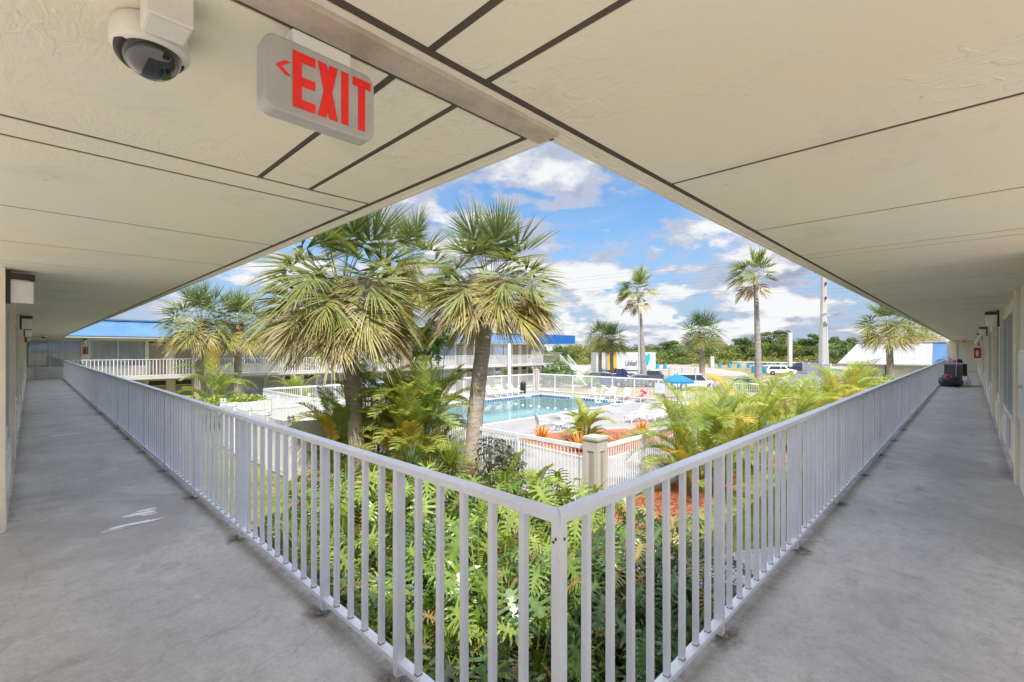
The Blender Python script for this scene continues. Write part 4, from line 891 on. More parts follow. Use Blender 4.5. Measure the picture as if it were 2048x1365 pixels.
# feathery areca palms
def pinnate(m,base,az,el,L,arch,nl,ll,c1,c2,g,vee=.35,w=.016,steps=12,twist=0):
    p=V(base); d=dirv(az,el); pts=[p.copy()]; ds=[d.copy()]
    for i in range(steps):
        p=p+d*L/steps; pts.append(p.copy()); f=arch*(.35+1.3*i/steps)/steps; d=(d-UP*f*1.0).normalized(); ds.append(d.copy())
    m.tube(pts,[.013*(1-.75*i/steps) for i in range(steps+1)],4,False,[lerp((.42,.36,.08),c1,i/steps) for i in range(steps+1)])
    for j in range(nl):
        t=.16+.83*(j+.5)/nl; k=t*steps; i=min(steps-1,int(k)); q=pts[i].lerp(pts[i+1],k-i); tg=ds[i]; sd=tg.cross(UP)
        if sd.length<.05: sd=V((1,0,0))
        sd.normalize(); nr=sd.cross(tg).normalized(); ln=ll*(math.sin(PI*min(1,(t*.86+.10)))**.55)
        for s in (-1,1):
            v=(sd*s*(.82)+tg*(.50+.5*t)+nr*vee).normalized(); e=v*ln*g.uniform(.88,1.08); wd=(tg*.8+nr*g.uniform(-.5,.5)).normalized()*w; c=jit(lerp(c1,c2,t),g,.16)
            m.strip([q,q+e*.5,q+e*.82-UP*ln*.06,q+e-UP*ln*(.16+.12*g.random())],[wd*.5,wd,wd*.7,wd*.08],[c,c,c,lerp(c,c2,.4)])
AG=(.27,.38,.09); AY=(.52,.53,.13); AO=(.64,.46,.10); ADK=(.17,.26,.08)
def areca(label,x,y,h,n,seed,L=1.7,spreadr=.35,yellow=.4,cat='palm bush',group=None,nl=44,ll=.50,el0=50,name='areca_palm',parts=True,arch=(1.0,2.0),w=.0145):
    n=int(n*1.45); g=random.Random(seed); o=thing(name,label,cat,(x,y,0),group=group); m=MB(); st=MB()
    for i in range(n):
        az=i*2.39996+g.uniform(-.4,.4); t=g.random(); b=V((math.cos(az)*spreadr*g.random(),math.sin(az)*spreadr*g.random(),0)); hh=h*(.25+.75*t)-L*.5; hh=max(.05,hh)
        e=b+V((math.cos(az)*spreadr*.5,math.sin(az)*spreadr*.5,hh)); 
        if i%2==0: st.tube([b,(b+e)/2,e],[.032,.028,.02],7,True,[jit((.36,.30,.09),g),jit((.30,.30,.08),g),jit((.22,.28,.06),g)])
        q=g.random(); c1=lerp(AG,AY,min(1,q*1.25*yellow)); c2=lerp(AY,AG,g.random()*.7)
        yellow*=.999
        if g.random()<yellow*.14: c1,c2=lerp(AY,AO,g.random()),AO
        if g.random()>.72+yellow*.3: c1,c2=ADK,AG
        pinnate(m,e,az,R(g.uniform(el0-22,el0+34)),L*g.uniform(.75,1.1),g.uniform(*arch),nl,ll,c1,c2,g,w=w)
    m.build('fronds',M_areca,o); st.build('canes',M_palm,o); return o
areca('feathery palm clump left of the largest palm trunk, orange lower fronds',7.2,14.95,2.8,15,51,1.7,.3,.65)
areca('large feathery palm clump filling the gap between the two rough palm trunks',9.1,13.5,3.7,36,52,2.0,.5,.45)
areca('second feathery palm clump behind the spiky rosettes, next to the pool water',9.6,14.2,3.7,34,53,1.95,.5,.3)
areca('feathery palm clump behind the largest palm trunk, tall yellowish fronds',8.7,15.9,4.2,28,54,2.0,.45,.5)
areca('big feathery palm clump overhanging the near fence right of the beige pillar',14.35,5.9,3.1,38,55,1.85,.5,.50)
areca('feathery palm clump with a tall frond, behind the biggest right-hand clump',17.9,5.75,3.2,32,56,1.95,.5,.65)
areca('yellow feathery palm clump left of the lobby building eave',23.4,5.7,2.9,30,57,1.8,.5,.85)
areca('golden feathery palm clump against the cart gallery railing',27.6,5.5,3.0,30,58,1.9,.5,.9)
areca('feathery palm clump nearest the white metal roof',32.5,5.3,3.6,30,59,2.0,.5,.7)
areca('feathery palm clump in front of the tan lobby wall',38.5,5.3,3.3,28,60,1.9,.5,.6)
areca('sunlit feathery palm clump just behind the spiky rosettes',8.8,12.9,3.0,20,65,1.75,.4,.5)
areca('small golden feathery palm in the middle of the orange mulch planter',18.7,13.3,1.75,24,61,1.25,.22,.75,ll=.30)
areca('young feathery palm with hanging fronds at the foot of the bushy fan palm',7.3,31.0,3.7,18,62,1.9,.3,.25,arch=(1.6,2.6))
areca('feathery palm behind the white fence corner by the motel rooms',13.4,34.6,2.4,18,63,1.7,.3,.6)
areca('low feathery palm beyond the far pool fence, before the round bush',44.5,31.2,1.9,18,64,1.5,.25,.2,nl=22)
# spiky rosettes and orange bromeliads
def rosette(name,label,x,y,n,L,w,seed,cols,mat,z=0,stem=0,els=(80,-5),cat='plant',droop=.25,group=None):
    g=random.Random(seed); o=thing(name,label,cat,(x,y,z),group=group); m=MB()
    for i in range(n):
        t=i/n; az=i*2.39996; el=R(els[0]+(els[1]-els[0])*t+g.uniform(-7,7)); d=dirv(az,el); l=L*g.uniform(.78,1.1); s=V((-math.sin(az),math.cos(az),0)); p=V((0,0,stem)); c0=jit(lerp(cols[0],cols[1],g.random()),g,.2); c1=jit(lerp(cols[1],cols[2],g.random()),g,.2)
        cen=[];ws=[];cs=[]
        for k in range(5): cen.append(p.copy()); ws.append(s*w*(.7,1,.85,.5,.05)[k]); cs.append(lerp(c0,c1,k/4)); p=p+d*l/4; d=(d-UP*droop*(k+1)*.12).normalized()
        m.strip(cen,ws,cs)
    m.build('leaves',mat,o)
    if stem:
        m=MB(); m.tube([(0,0,0),(.01,0,stem)],[.07,.06],8); m.build('stem',M_bark,o)
    return o
YU=((.12,.19,.05),(.28,.37,.08),(.48,.52,.16))
rosette('yucca','blue green spiky yucca rosette between the two palm trunks, left of three',8.1,12.2,70,.85,.028,71,((.09,.15,.08),(.17,.26,.11),(.32,.40,.2)),M_leaf,0,.75)
rosette('yucca','tall bright spiky yucca rosette beside the leaning palm trunk',8.9,11.3,90,.95,.03,72,YU,M_leaf,0,.85)
rosette('yucca','low light green spiky yucca rosette, middle of three',8.0,11.1,60,.8,.028,73,YU,M_leaf,0,.5)
rosette('yucca','dark spiky yucca behind the bright one, next to the pool fence',9.6,12.6,60,.8,.028,74,((.04,.08,.03),(.08,.14,.04),(.2,.25,.08)),M_leaf,0,.9)
BR=((.48,.13,.015),(.72,.28,.03),(.80,.45,.08))
rosette('bromeliad','orange bromeliad at the left tip of the mulch planter',17.0,14.6,46,.95,.045,75,BR,M_leaf,.04,0,(75,12))
rosette('bromeliad','orange bromeliad just behind the beige pillar cap',16.4,12.0,46,.95,.045,76,BR,M_leaf,.04,0,(75,12))
rosette('bromeliad','deep orange bromeliad at the right end of the mulch planter',21.6,11.9,50,1.0,.045,77,((.45,.10,.01),(.68,.24,.025),(.8,.45,.08)),M_leaf,.04,0,(75,8))

# split-leaf philodendrons in the bed below the railing
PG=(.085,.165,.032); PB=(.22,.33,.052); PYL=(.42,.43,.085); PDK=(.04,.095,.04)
def philo_leaf(m,base,az,el,pet,S,g,c):
    d=dirv(az,el); p=V(base); pts=[p.copy()]
    for k in range(5): p=p+d*pet/5; pts.append(p.copy()); d=(d-UP*.07*(k*.5)).normalized()
    pc=lerp(c,(.30,.36,.10),.5); m.tube(pts,[.016,.014,.013,.011,.010,.009],5,False,[pc]*6)
    hang=g.uniform(.25,1.1); b=(dirv(az,0)*math.cos(hang)-UP*math.sin(hang)).normalized(); sd=V((-math.sin(az),math.cos(az),0)); tw=g.uniform(-.4,.4)
    nr=sd.cross(b)*-1; nr.normalize(); 
    if nr.z<0: nr=-nr
    sd,nr=sd*math.cos(tw)+nr*math.sin(tw),nr*math.cos(tw)-sd*math.sin(tw); h=pts[-1]
    # midrib field
    cen=[];ws=[];cs=[]; cv=g.uniform(.1,.5)
    def rib(t): return h+b*S*(t-.12)-UP*S*cv*max(0,t)**2*.5
    for k in range(6):
        t=k/5; cen.append(rib(t)); ws.append(sd*S*(.08,.13,.12,.09,.055,.01)[k]); cs.append(jit(lerp(c,(.40,.44,.14),.18),g,.05))
    m.strip(cen,ws,cs)
    for s in (-1,1):
        for k in range(8):
            t=.02+.93*k/7.5; q=rib(t)+sd*s*S*.06; a=(-.75,-.35,-.05,.2,.42,.62,.82,1.05)[k]; ln=S*(.42,.50,.54,.52,.47,.40,.31,.22)[k]*g.uniform(.88,1.1)
            v=(sd*s*math.cos(a)+b*math.sin(a)+nr*.14).normalized(); wd=v.cross(nr).normalized()*S*.042; cc=jit(c,g,.15); n2=nr*S*.02*g.choice((-1,1))
            m.strip([q,q+v*ln*.35+n2,q+v*ln*.7-UP*ln*.06-n2,q+v*ln*1.0-UP*ln*.20],[wd*1.05,wd*.85,wd*1.05,wd*.15],[cc,cc,lerp(cc,PYL,.08),lerp(cc,PYL,.15)])
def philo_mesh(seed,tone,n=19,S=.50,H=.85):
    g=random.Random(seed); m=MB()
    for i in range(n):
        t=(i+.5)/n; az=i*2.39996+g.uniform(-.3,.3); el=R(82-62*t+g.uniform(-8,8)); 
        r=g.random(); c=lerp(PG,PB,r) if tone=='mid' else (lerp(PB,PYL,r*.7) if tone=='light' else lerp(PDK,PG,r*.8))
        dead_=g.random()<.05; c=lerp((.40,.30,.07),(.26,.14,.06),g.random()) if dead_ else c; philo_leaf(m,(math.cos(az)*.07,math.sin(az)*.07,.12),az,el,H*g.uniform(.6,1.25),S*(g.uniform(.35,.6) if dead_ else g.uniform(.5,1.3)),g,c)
    m2=MB(); m2.tube([(0,0,0),(.02,.01,.14),(.03,.03,.3)],[.07,.075,.06],8)
    return m,m2
def philo_src(seed,tone,label,loc,group,**k):
    o=thing('split_leaf_plant',label,'plant',loc,group=group); a,b=philo_mesh(seed,tone,**k); a.build('leaves',M_gloss,o); b.build('stem',M_bark,o); return o
PGR='split leaf plants in the bed under the railing'
def pxg(x,y,z=0):    # ground point under the plants, from the surveyed bearings
    d=(4.35-z)*939/(y-700.5); r=(x-1024)/939*d; S,C=math.sin(YAW),math.cos(YAW); return (S*r+C*d,-C*r+S*d,z)
LS='sunlit split leaf plant among its like in the bed seen through the left railing'
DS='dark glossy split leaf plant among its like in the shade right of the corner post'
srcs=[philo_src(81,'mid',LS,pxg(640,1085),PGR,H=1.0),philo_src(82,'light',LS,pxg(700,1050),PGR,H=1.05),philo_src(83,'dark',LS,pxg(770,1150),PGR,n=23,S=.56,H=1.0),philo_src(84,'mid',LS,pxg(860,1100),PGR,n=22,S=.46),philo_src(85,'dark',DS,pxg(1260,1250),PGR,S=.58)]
spots=[(610,1150,0),(680,1180,1),(745,1100,0),(820,1200,3),(900,1180,1),(880,1270,2),(955,1200,0),(1000,1260,3),(1060,1150,1),(1055,1320,2),(1095,1240,0),(960,1320,1),(900,1360,3),(800,1300,0),(850,1420,1),(740,1250,2),(1000,1400,3),(650,1260,1),(1090,1400,0),(1130,1180,3),(1165,1105,1),(1200,1140,3),(780,1230,1),(690,1120,3),(560,1120,2),(930,1110,0),(1030,1230,3),(930,1440,2),(1060,1470,3),(590,1210,3),(700,1330,3),(760,1400,0)]
g0=random.Random(99)
for x,y,k in [q for i,q in enumerate(spots) if i%7 not in (2,4,5)]: dup(srcs[k],pxg(x,y),g0.uniform(0,6.3),LS,g0.uniform(.85,1.2))
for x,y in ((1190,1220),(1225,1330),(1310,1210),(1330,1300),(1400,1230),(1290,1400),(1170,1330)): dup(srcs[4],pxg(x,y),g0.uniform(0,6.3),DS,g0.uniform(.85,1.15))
for x,y,k in ((615,1030,0),(655,1015,2),(690,1040,1),(735,1020,0),(785,1045,3),(815,1025,0),(850,1050,1),(885,1030,2),(925,1055,0),(965,1045,3),(990,1090,1),(1000,1040,0),(640,1055,3),(760,1060,1)): dup(srcs[k],pxg(x,y),g0.uniform(0,6.3),LS,g0.uniform(.8,1.15))
p=dup(srcs[1],pxg(1010,1075),1.0,'split leaf plants heading up in front of the beige pillar, by the railing corner',1.1); 
for x,y,k in ((1060,1065,0),(1110,1060,1),(1150,1080,0),(1225,1085,1),(1345,1110,4)): dup(srcs[k],pxg(x,y),g0.uniform(0,6),'split leaf plant in the row at the rail, before the beige pillar',g0.uniform(.85,1.05))
# small christmas palms in front of the near fence
for i,(x,y,h) in enumerate(((1020,1045,1.35),(1075,1055,1.15))):
    X,Y,_=pxg(x,y); areca(['small green palm with a pale stubby trunk before the near pool fence, left of two','small green palm beside its twin, below the beige pillar'][i],X,Y,h+.35,9,90+i,.75,.05,.25,nl=18,ll=.30,el0=45,name='dwarf_palm',arch=(1.2,2.0),w=.022)
    m=MB(); m.tube([(X,Y,0),(X+.01,Y,h*.6),(X,Y,h*.8)],[.08,.06,.045],10)
    m.build('trunk',M_trunkg,bpy.data.objects['dwarf_palm' if i==0 else 'dwarf_palm.001']).location=(-X,-Y,0)
# lily-like strap plant and orange croton by the post
for i,(x,y,cols,L,lab) in enumerate(((935,1130,((.10,.2,.03),(.25,.36,.05),(.42,.44,.1)),.6,'yellow green strap leaf plant at the edge of the curved mulch bed'),(1100,1290,((.45,.12,.02),(.6,.25,.04),(.45,.3,.06)),.42,'orange leaved plant just left of the corner post'),(985,1390,((.12,.2,.04),(.3,.36,.08),(.5,.5,.2)),.65,'pale strap leaf plant low in the bed left of the corner post'),(1160,1420,((.05,.12,.06),(.12,.22,.1),(.3,.4,.2)),.4,'bluish strap leaf plant on the brown mulch right of the corner post'))):
    X,Y,_=pxg(x,y); rosette('strap_leaf_plant',lab,X,Y,56,L,.024,100+i,cols,M_leaf,0,0.12,(85,5),droop=.5)
for i,(x,y,L,lab) in enumerate(((770,1075,.75,'tall grassy clump rising between split leaf plants, nearest the largest palm'),(820,1135,.6,'grassy clump in the middle of the bed seen through the left railing'),(900,1330,.55,'low grassy clump near the bottom of the left railing'),(1045,1370,.5,'low grassy clump just left of the corner post foot'),(665,1230,.5,'grassy clump close to the left gallery edge'),(1150,1290,.45,'dark grassy clump just right of the corner post'))):
    X,Y,_=pxg(x,y); rosette('grassy_plant',lab,X,Y,90,L,.011,140+i,((.14,.22,.05),(.30,.38,.08),(.52,.52,.18)),M_leaf,0,0,(86,25),droop=.7)
# leafy masses
def leafcloud(m,c,rx,ry,rz,n,size,cols,g,shell=.55,bottom=-.6,aspect=1.6):
    for _ in range(n):
        while True:
            v=V((g.gauss(0,1),g.gauss(0,1),g.gauss(0,1))).normalized()
            if v.z>bottom: break
        k=(shell+(1-shell)*g.random()**.5)*(1+.12*math.sin(v.x*5+c[0]*3)*math.sin(v.y*6+c[1])+.08*math.sin(v.z*9)); p=V((c[0]+v.x*rx*k,c[1]+v.y*ry*k,c[2]+v.z*rz*k))
        n_=(v+V((g.uniform(-.9,.9),g.uniform(-.9,.9),g.uniform(-.5,1)))).normalized(); a=n_.orthogonal().normalized(); b=n_.cross(a); t=g.uniform(0,6.3); a,b=a*math.cos(t)+b*math.sin(t),b*math.cos(t)-a*math.sin(t)
        s=size*g.uniform(.6,1.3); cc=jit(lerp(cols[0],cols[1],g.random()),g,.2)
        m.add([p-a*s*aspect*.5,p+b*s*.42,p+a*s*aspect*.5,p-b*s*.42],[(0,1,2,3)],cc)
def bush(name,label,cat,x,y,parts,n,size,cols,seed,group=None,stem=True):
    g=random.Random(seed); o=thing(name,label,cat,(x,y,0),group=group); m=MB()
    for c,rx,ry,rz in parts: leafcloud(m,c,rx,ry,rz,n,size,cols,g)
    m.build('foliage',M_leaf,o)
    if stem:
        m=MB()
        for c,rx,ry,rz in parts:
            for k in range(4): m.tube([(c[0]+g.uniform(-.1,.1),c[1]+g.uniform(-.1,.1),0),(c[0]+g.uniform(-.4,.4)*rx,c[1]+g.uniform(-.4,.4)*ry,c[2])],[.03,.012],5)
        m.build('stems',M_bark,o)
    return o
HY=((.22,.33,.05),(.45,.52,.09))
bush('hedge','clipped yellow green hedge between the small palms and the white vinyl fence','hedge',7.3,29.5,[((dx,dy,.85),.95,.8,.95) for dx,dy in ((-1.3,.4),(-.2,.2),(.9,0),(1.6,-.3))],900,.13,HY,110)
bush('round_bush','big round dark green bush behind the far pool pillar','bush',43.2,34.6,[((0,0,1.3),2.0,2.0,1.65)],2600,.16,((.06,.13,.03),(.17,.28,.06)),111)
bush('broadleaf_bush','leafy light green bush at the foot of the palm by the tan lobby wall','bush',46.9,4.6,[((0,0,1.1),1.4,1.3,1.15),((-1.3,.2,.8),1,1,.9),((1.2,0,1),1,1,1)],700,.24,((.17,.28,.05),(.45,.52,.13)),112)
bush('berry_shrub','thin dark leaved shrub against the near pool fence','bush',10.0,10.3,[((0,.3,1.15),.5,.75,.55),((0,-.5,.9),.4,.5,.5),((-.1,-.1,.55),.5,.8,.4)],330,.085,((.03,.06,.025),(.17,.17,.06)),113)
bush('broadleaf_tree','broad leaved green tree behind the largest palm crown','tree',12.6,18.4,[((0,0,4.4),1.1,1.1,1.0),((.9,-.3,5.0),.9,.9,.8)],700,.16,((.05,.12,.025),(.16,.27,.05)),114)
# low leaves scattered on the bed
g=random.Random(5); m=MB()
for _ in range(900):
    x,y=g.uniform(1.4,7.5),g.uniform(1.2,8.5)
    if g.random()<.5: x,y=1.4+abs(g.gauss(0,1.6)),1.2+abs(g.gauss(0,2.4))
    for k in range(3):
        a=g.uniform(0,6.3); d=dirv(a,g.uniform(.2,1)); s=V((-math.sin(a),math.cos(a),0)); b=V((x,y,g.uniform(0,.12))); l=g.uniform(.08,.22); c=jit(lerp(PG,PB,g.random()),g,.3)
        m.strip([b,b+d*l*.5,b+d*l-UP*l*.15],[s*.01,s*l*.28,s*.005],[c,c,c])
o=m.build('ground_cover',M_leaf); o['kind']='stuff'
m=MB()
for _ in range(26000):
    if g.random()<.55: x,y=8.0+abs(g.gauss(0,6)),g.uniform(1.3,5.2)
    else: x,y=g.uniform(1.4,6.2),g.uniform(6.5,17)
    a=g.uniform(0,6.3); h=g.uniform(.03,.075); s=V((math.cos(a),math.sin(a),0))*.006; b=V((x,y,-.012)); t_=b+V((g.uniform(-.03,.03),g.uniform(-.03,.03),h)); c=jit(lerp((.13,.17,.03),(.36,.32,.10),g.random()),g,.2)
    m.add([b-s,b+s,t_],[(0,1,2)],c)
o=m.build('grass',M_leaf); o['kind']='stuff'
# bark chips
m=MB()
def chips(n,fx,fy,cols,z):
    for _ in range(n):
        p=V((fx(),fy(),z+g.uniform(0,.025))); a=g.uniform(0,6.3); d=dirv(a,g.uniform(-.3,.3))*g.uniform(.02,.06); s=V((-math.sin(a),math.cos(a),g.uniform(-.4,.4)))*g.uniform(.006,.016); c=jit(lerp(cols[0],cols[1],g.random()),g,.3)
        m.add([p-d-s,p+d-s,p+d+s,p-d+s],[(0,1,2,3)],c)
for _ in range(260):
    p=V((g.uniform(1.4,6.5),g.uniform(1.2,7.5),.02)); a=g.uniform(0,6.3); d=dirv(a,g.uniform(-.1,.4))*g.uniform(.06,.16); s_=V((-math.sin(a),math.cos(a),g.uniform(-.4,.4)))*g.uniform(.02,.05); c=jit(lerp((.45,.28,.13),(.60,.45,.25),g.random()),g,.3); m.strip([p-d,p,p+d],[s_*.1,s_,s_*.1],[c,c,c])
chips(7000,lambda:g.uniform(1.4,6),lambda:g.uniform(1.2,7.5),((.10,.03,.018),(.30,.17,.10)),0)
chips(5000,lambda:g.uniform(10.5,24),lambda:g.uniform(5.4,6.95),((.28,.06,.02),(.55,.17,.07)),0)
chips(2500,lambda:g.uniform(16.2,21.5),lambda:g.uniform(10.6,14),((.28,.06,.02),(.55,.17,.07)),.04)
o=m.build('bark_chips',M_dead); o['kind']='stuff'
# treeline beyond the lot
def tree_band(m,g,pts,cols,size,n):
    for (x,y,h,r) in pts:
        k=g.randint(3,5); 
        for i in range(k):
            c=(x+g.uniform(-.6,.6)*r,y+g.uniform(-.6,.6)*r,h*g.uniform(.12,.85)); rr=r*g.uniform(.5,.85); leafcloud(m,c,rr,rr,min(h*.35,rr*.9),n,size,cols[g.randrange(len(cols))],g,.7,-.8,1.4)
m=MB(); g=random.Random(17)
TC=[((.06,.11,.03),(.17,.23,.055)),((.10,.16,.035),(.27,.30,.07)),((.06,.11,.045),(.14,.19,.06)),((.18,.20,.05),(.34,.31,.10))]
S_,C_=math.sin(YAW),math.cos(YAW)
def atpx(x,d): r=(x-1024)/939*d; return S_*r+C_*d,-C_*r+S_*d
pts=[]
for i in range(230):
    px=g.uniform(1040,1800); d=g.uniform(150,200); x,y=atpx(px,d); h=3.6+3.6*g.random()**1.6+(2.6 if 1480<px<1640 else 0)+(1.0 if 1380<px<1700 else 0); h*=d/165*.86; pts.append((x,y,h,g.uniform(1.8,4.4)))
tree_band(m,g,pts,TC,.36,330)
for i in range(90):
    px=g.uniform(1040,1800); d=g.uniform(136,152); x,y=atpx(px,d); pts.append((x,y,0,0)); leafcloud(m,(x,y,.7),g.uniform(1.2,2.6),2.2,g.uniform(.8,1.9),170,.38,TC[g.choice((0,1,3,3))],g,.6,-.5)
for i in range(60):     # left part behind the far wing and right beyond the lobby
    px=g.choice((g.uniform(1650,1990),g.uniform(60,700))); d=g.uniform(120,170); x,y=atpx(px,d); leafcloud(m,(x,y,3.4),4,4,3.2,120,.7,TC[g.randrange(4)],g,.6,-.6)
o=m.build('treeline',M_tree); o['kind']='stuff'
# a few pines that stand clear above the band
for i,(px,d,h,lab) in enumerate(((1338,165,7.6,'thin topped pine above the treeline over the blue umbrella'),(1484,165,8.8,'small round pine above the treeline between the two tall palms'),(1530,170,10.6,'broad pine crown, highest of the treeline'),(1565,165,11.2,'pine crown just left of the concrete post'),(1632,160,10.2,'pine crown against the left side of the power pole'),(1672,165,8.8,'pine crown right of the power pole'),(1705,165,8.4,'rounded pine over the left end of the white roof'))):
    x,y=atpx(px,d); g=random.Random(200+i); o=thing('pine_tree',lab,'tree',(x,y,0)); m=MB()
    for k in range(9): leafcloud(m,(g.uniform(-1.8,1.8),g.uniform(-1.8,1.8),h*g.uniform(.62,.97)),1.5,1.5,.7,150,.36,TC[2] if k%2 else TC[0],g,.6,-.9)
    m.build('crown',M_tree,o); m=MB(); m.tube([(0,0,0),(.2,0,h*.5),(.1,.1,h*.92)],[.25,.2,.08],7); m.build('trunk',M_bark,o)

# ================================================================== pool furniture
def lounger(name,label,x,y,rz,group,back=48,first=None):
    o=thing(name,label,'lounger',(x,y,0),rz,group)     # local +x: head
    m=MB()
    for k in range(13): xx=-1.0+k*.088; m.box(xx,xx+.066,-.29,.29,.36,.385)
    m.box(-1.02,.14,-.34,-.2905,.335,.395); m.box(-1.02,.14,.2905,.34,.335,.395); m.build('seat',M_resin,o)
    c,s=math.cos(R(back)),math.sin(R(back)); M=lambda a,b,t:(.15+a*c-t*s,b,.37+a*s+t*c); m=MB()
    for k in range(9): m.box(.03+k*.088,.096+k*.088,-.27,.27,-.012,.012,M)
    m.box(0,.84,-.33,-.271,-.022,.022,M); m.box(0,.84,.271,.33,-.022,.022,M); m.box(.80,.84,-.27,.27,-.02,.02,M); m.build('backrest',M_resin,o,bevel=.008)
    for sx,dx in ((-.85,-.12),(.25,.14)):
        for sy in (-.315,.315):
            m=MB(); m.tube([(sx,sy,.36),(sx+dx*.6,sy,.2),(sx+dx,sy,.0)],[.035,.03,.028],8); m.build('leg',M_resin,o)
    for sy in (-.33,.33):
        m=MB(); m.tube([(-.35,sy,.38),(-.28,sy,.55),(.05,sy,.57),(.3,sy,.55)],[.025]*4,8); m.build('armrest',M_resin,o)
    return o
G1='loungers by the motel side pool fence'
a=lounger('sun_lounger','white pool lounger just right of the leaning palm trunk',29.9,31.85,R(90),G1)
dup(a,(31.4,31.85,0),R(90),'white pool lounger in the middle of the row of three',group=G1); dup(a,(32.9,31.85,0),R(90),'white pool lounger nearest the black litter bin',group=G1)
G2='loungers along the far pool fence'
dup(a,(36.4,23.1,0),R(8),'white lounger half hidden by the pool lift arm',group=G2); dup(a,(36.4,21.65,0),R(5),'white lounger left of the one with the pink towel',group=G2); pk=dup(a,(36.3,19.95,0),R(2),'white lounger covered by a pink towel, with a person on it',group=G2)
G3='loungers on the deck right of the planter'
for i,(x,y,l) in enumerate(((25.9,14.45,'nearest deck lounger, just above the right orange bromeliad'),(27.2,13.7,'second deck lounger beyond the right orange bromeliad'),(28.9,13.35,'third deck lounger, partly behind palm fronds'),(30.4,12.7,'fourth deck lounger, mostly behind palm fronds'))): dup(a,(x,y,0),R(-14+3*i),l,group=G3)
def towel():
    o=thing('towel','pink towel spread over the lounger by the far fence','towel',(36.3,19.95,0),R(2)); c,s=math.cos(R(48)),math.sin(R(48)); m=MB(); pts=[(-.75,.40),(-.3,.405),(.14,.405),(.14+.3*c-.03*s,.39+.3*s),(.14+.6*c-.03*s,.40+.6*s),(.15+.88*c-.03*s,.40+.88*s),(.15+.9*c+.03,.3+.9*s),(.15+.9*c+.02,.05+.9*s)]
    vs=[]
    for i,(x,z) in enumerate(pts): vs+= [(x,-.30,z),(x,0,z+.012),(x,.30,z)]
    m.add(vs,[(3*i+j,3*i+j+1,3*i+j+4,3*i+j+3) for i in range(len(pts)-1) for j in (0,1)]); m.build('cloth',M_pink,o,smooth=True)
towel()
def person():
    o=thing('person','person in a red patterned swimsuit reclining on the pink towel','person',(36.3,19.95,0),R(2)); me=bpy.data.meshes.new('body'); 
    P={};vs=[];es=[];rs=[]
    def add(n,p,r,fr=None):
        P[n]=len(vs); vs.append(p); rs.append(r)
        if fr: es.append((P[fr],P[n]))
    add('pelvis',(.06,0,.53),.13); add('waist',(.22,0,.68),.12,'pelvis'); add('chest',(.40,0,.88),.135,'waist'); add('neck',(.49,0,1.03),.055,'chest'); add('chin',(.485,0,1.10),.075,'neck'); add('head',(.50,0,1.19),.095,'chin'); add('crown',(.52,0,1.27),.06,'head')
    for s,n in ((-1,'r'),(1,'l')):
        add('hip'+n,(.02,s*.10,.50),.095,'pelvis'); add('knee'+n,(-.36,s*.13,.80 if s<0 else .62),.062,'hip'+n); add('ankle'+n,(-.66,s*.12,.46),.04,'knee'+n); add('foot'+n,(-.80,s*.13,.50),.032,'ankle'+n)
        add('sh'+n,(.42,s*.19,.93),.062,'chest'); add('elb'+n,(.20,s*.30,.76),.042,'sh'+n); add('wri'+n,(.10,s*.12,.93),.03,'elb'+n); add('palm'+n,(.06,s*.06,.985),.034,'wri'+n)
        for k in range(4): 
            y=s*(.035+.018*k); add('f%d%s'%(k,n),(.025,y,1.02+.006*(k%2)),.010,'palm'+n); add('g%d%s'%(k,n),(-.005,y*.8,1.055-.004*k),.008,'f%d%s'%(k,n))
        add('th'+n,(.075,s*.02,1.02),.011,'palm'+n); add('ti'+n,(.06,s*.005,1.05),.009,'th'+n)
    me.from_pydata(vs,es,[]); ob=bpy.data.objects.new('body',me); COL.objects.link(ob); ob.parent=o; me.materials.append(M_skin)
    md=ob.modifiers.new('skin','SKIN'); 
    sv=me.skin_vertices[0].data if me.skin_vertices else None
    if sv is None:
        import bmesh
        bm=bmesh.new(); bm.from_mesh(me); bm.verts.layers.skin.verify(); bm.to_mesh(me); bm.free(); sv=me.skin_vertices[0].data
    for i,r in enumerate(rs): sv[i].radius=(r,r); sv[i].use_root=(i==0)
    ob.modifiers.new('sub','SUBSURF').render_levels=2
    m=MB(); m.lathe([(.001,-.06),(.075,-.03),(.108,.03),(.10,.09),(.06,.125),(.001,.135)],18,c=(.525,0,1.20),ax=(.35,0,1)); m.build('hair',M_hair,o,smooth=True)
    m=MB(); m.tube([(.05,0,.525),(.14,0,.60),(.24,0,.70),(.36,0,.83),(.41,0,.90)],[.150,.142,.134,.148,.12],16); m.build('swimsuit',M_cloth,o,smooth=True)
    m=MB(); 
    for s in (-1,1): m.lathe([(.001,-.008),(.011,0),(.001,.008)],8,c=(.408,s*.032,1.205))
    m.build('eyes',M_dark,o); m=MB(); m.obox((.402,0,1.178),(.018,0,0),(0,.011,0),(0,0,.02)); m.build('nose',M_skin,o); m=MB(); m.obox((.408,0,1.135),(.004,0,0),(0,.026,0),(0,0,.005)); m.build('mouth',M_cloth,o)
person()
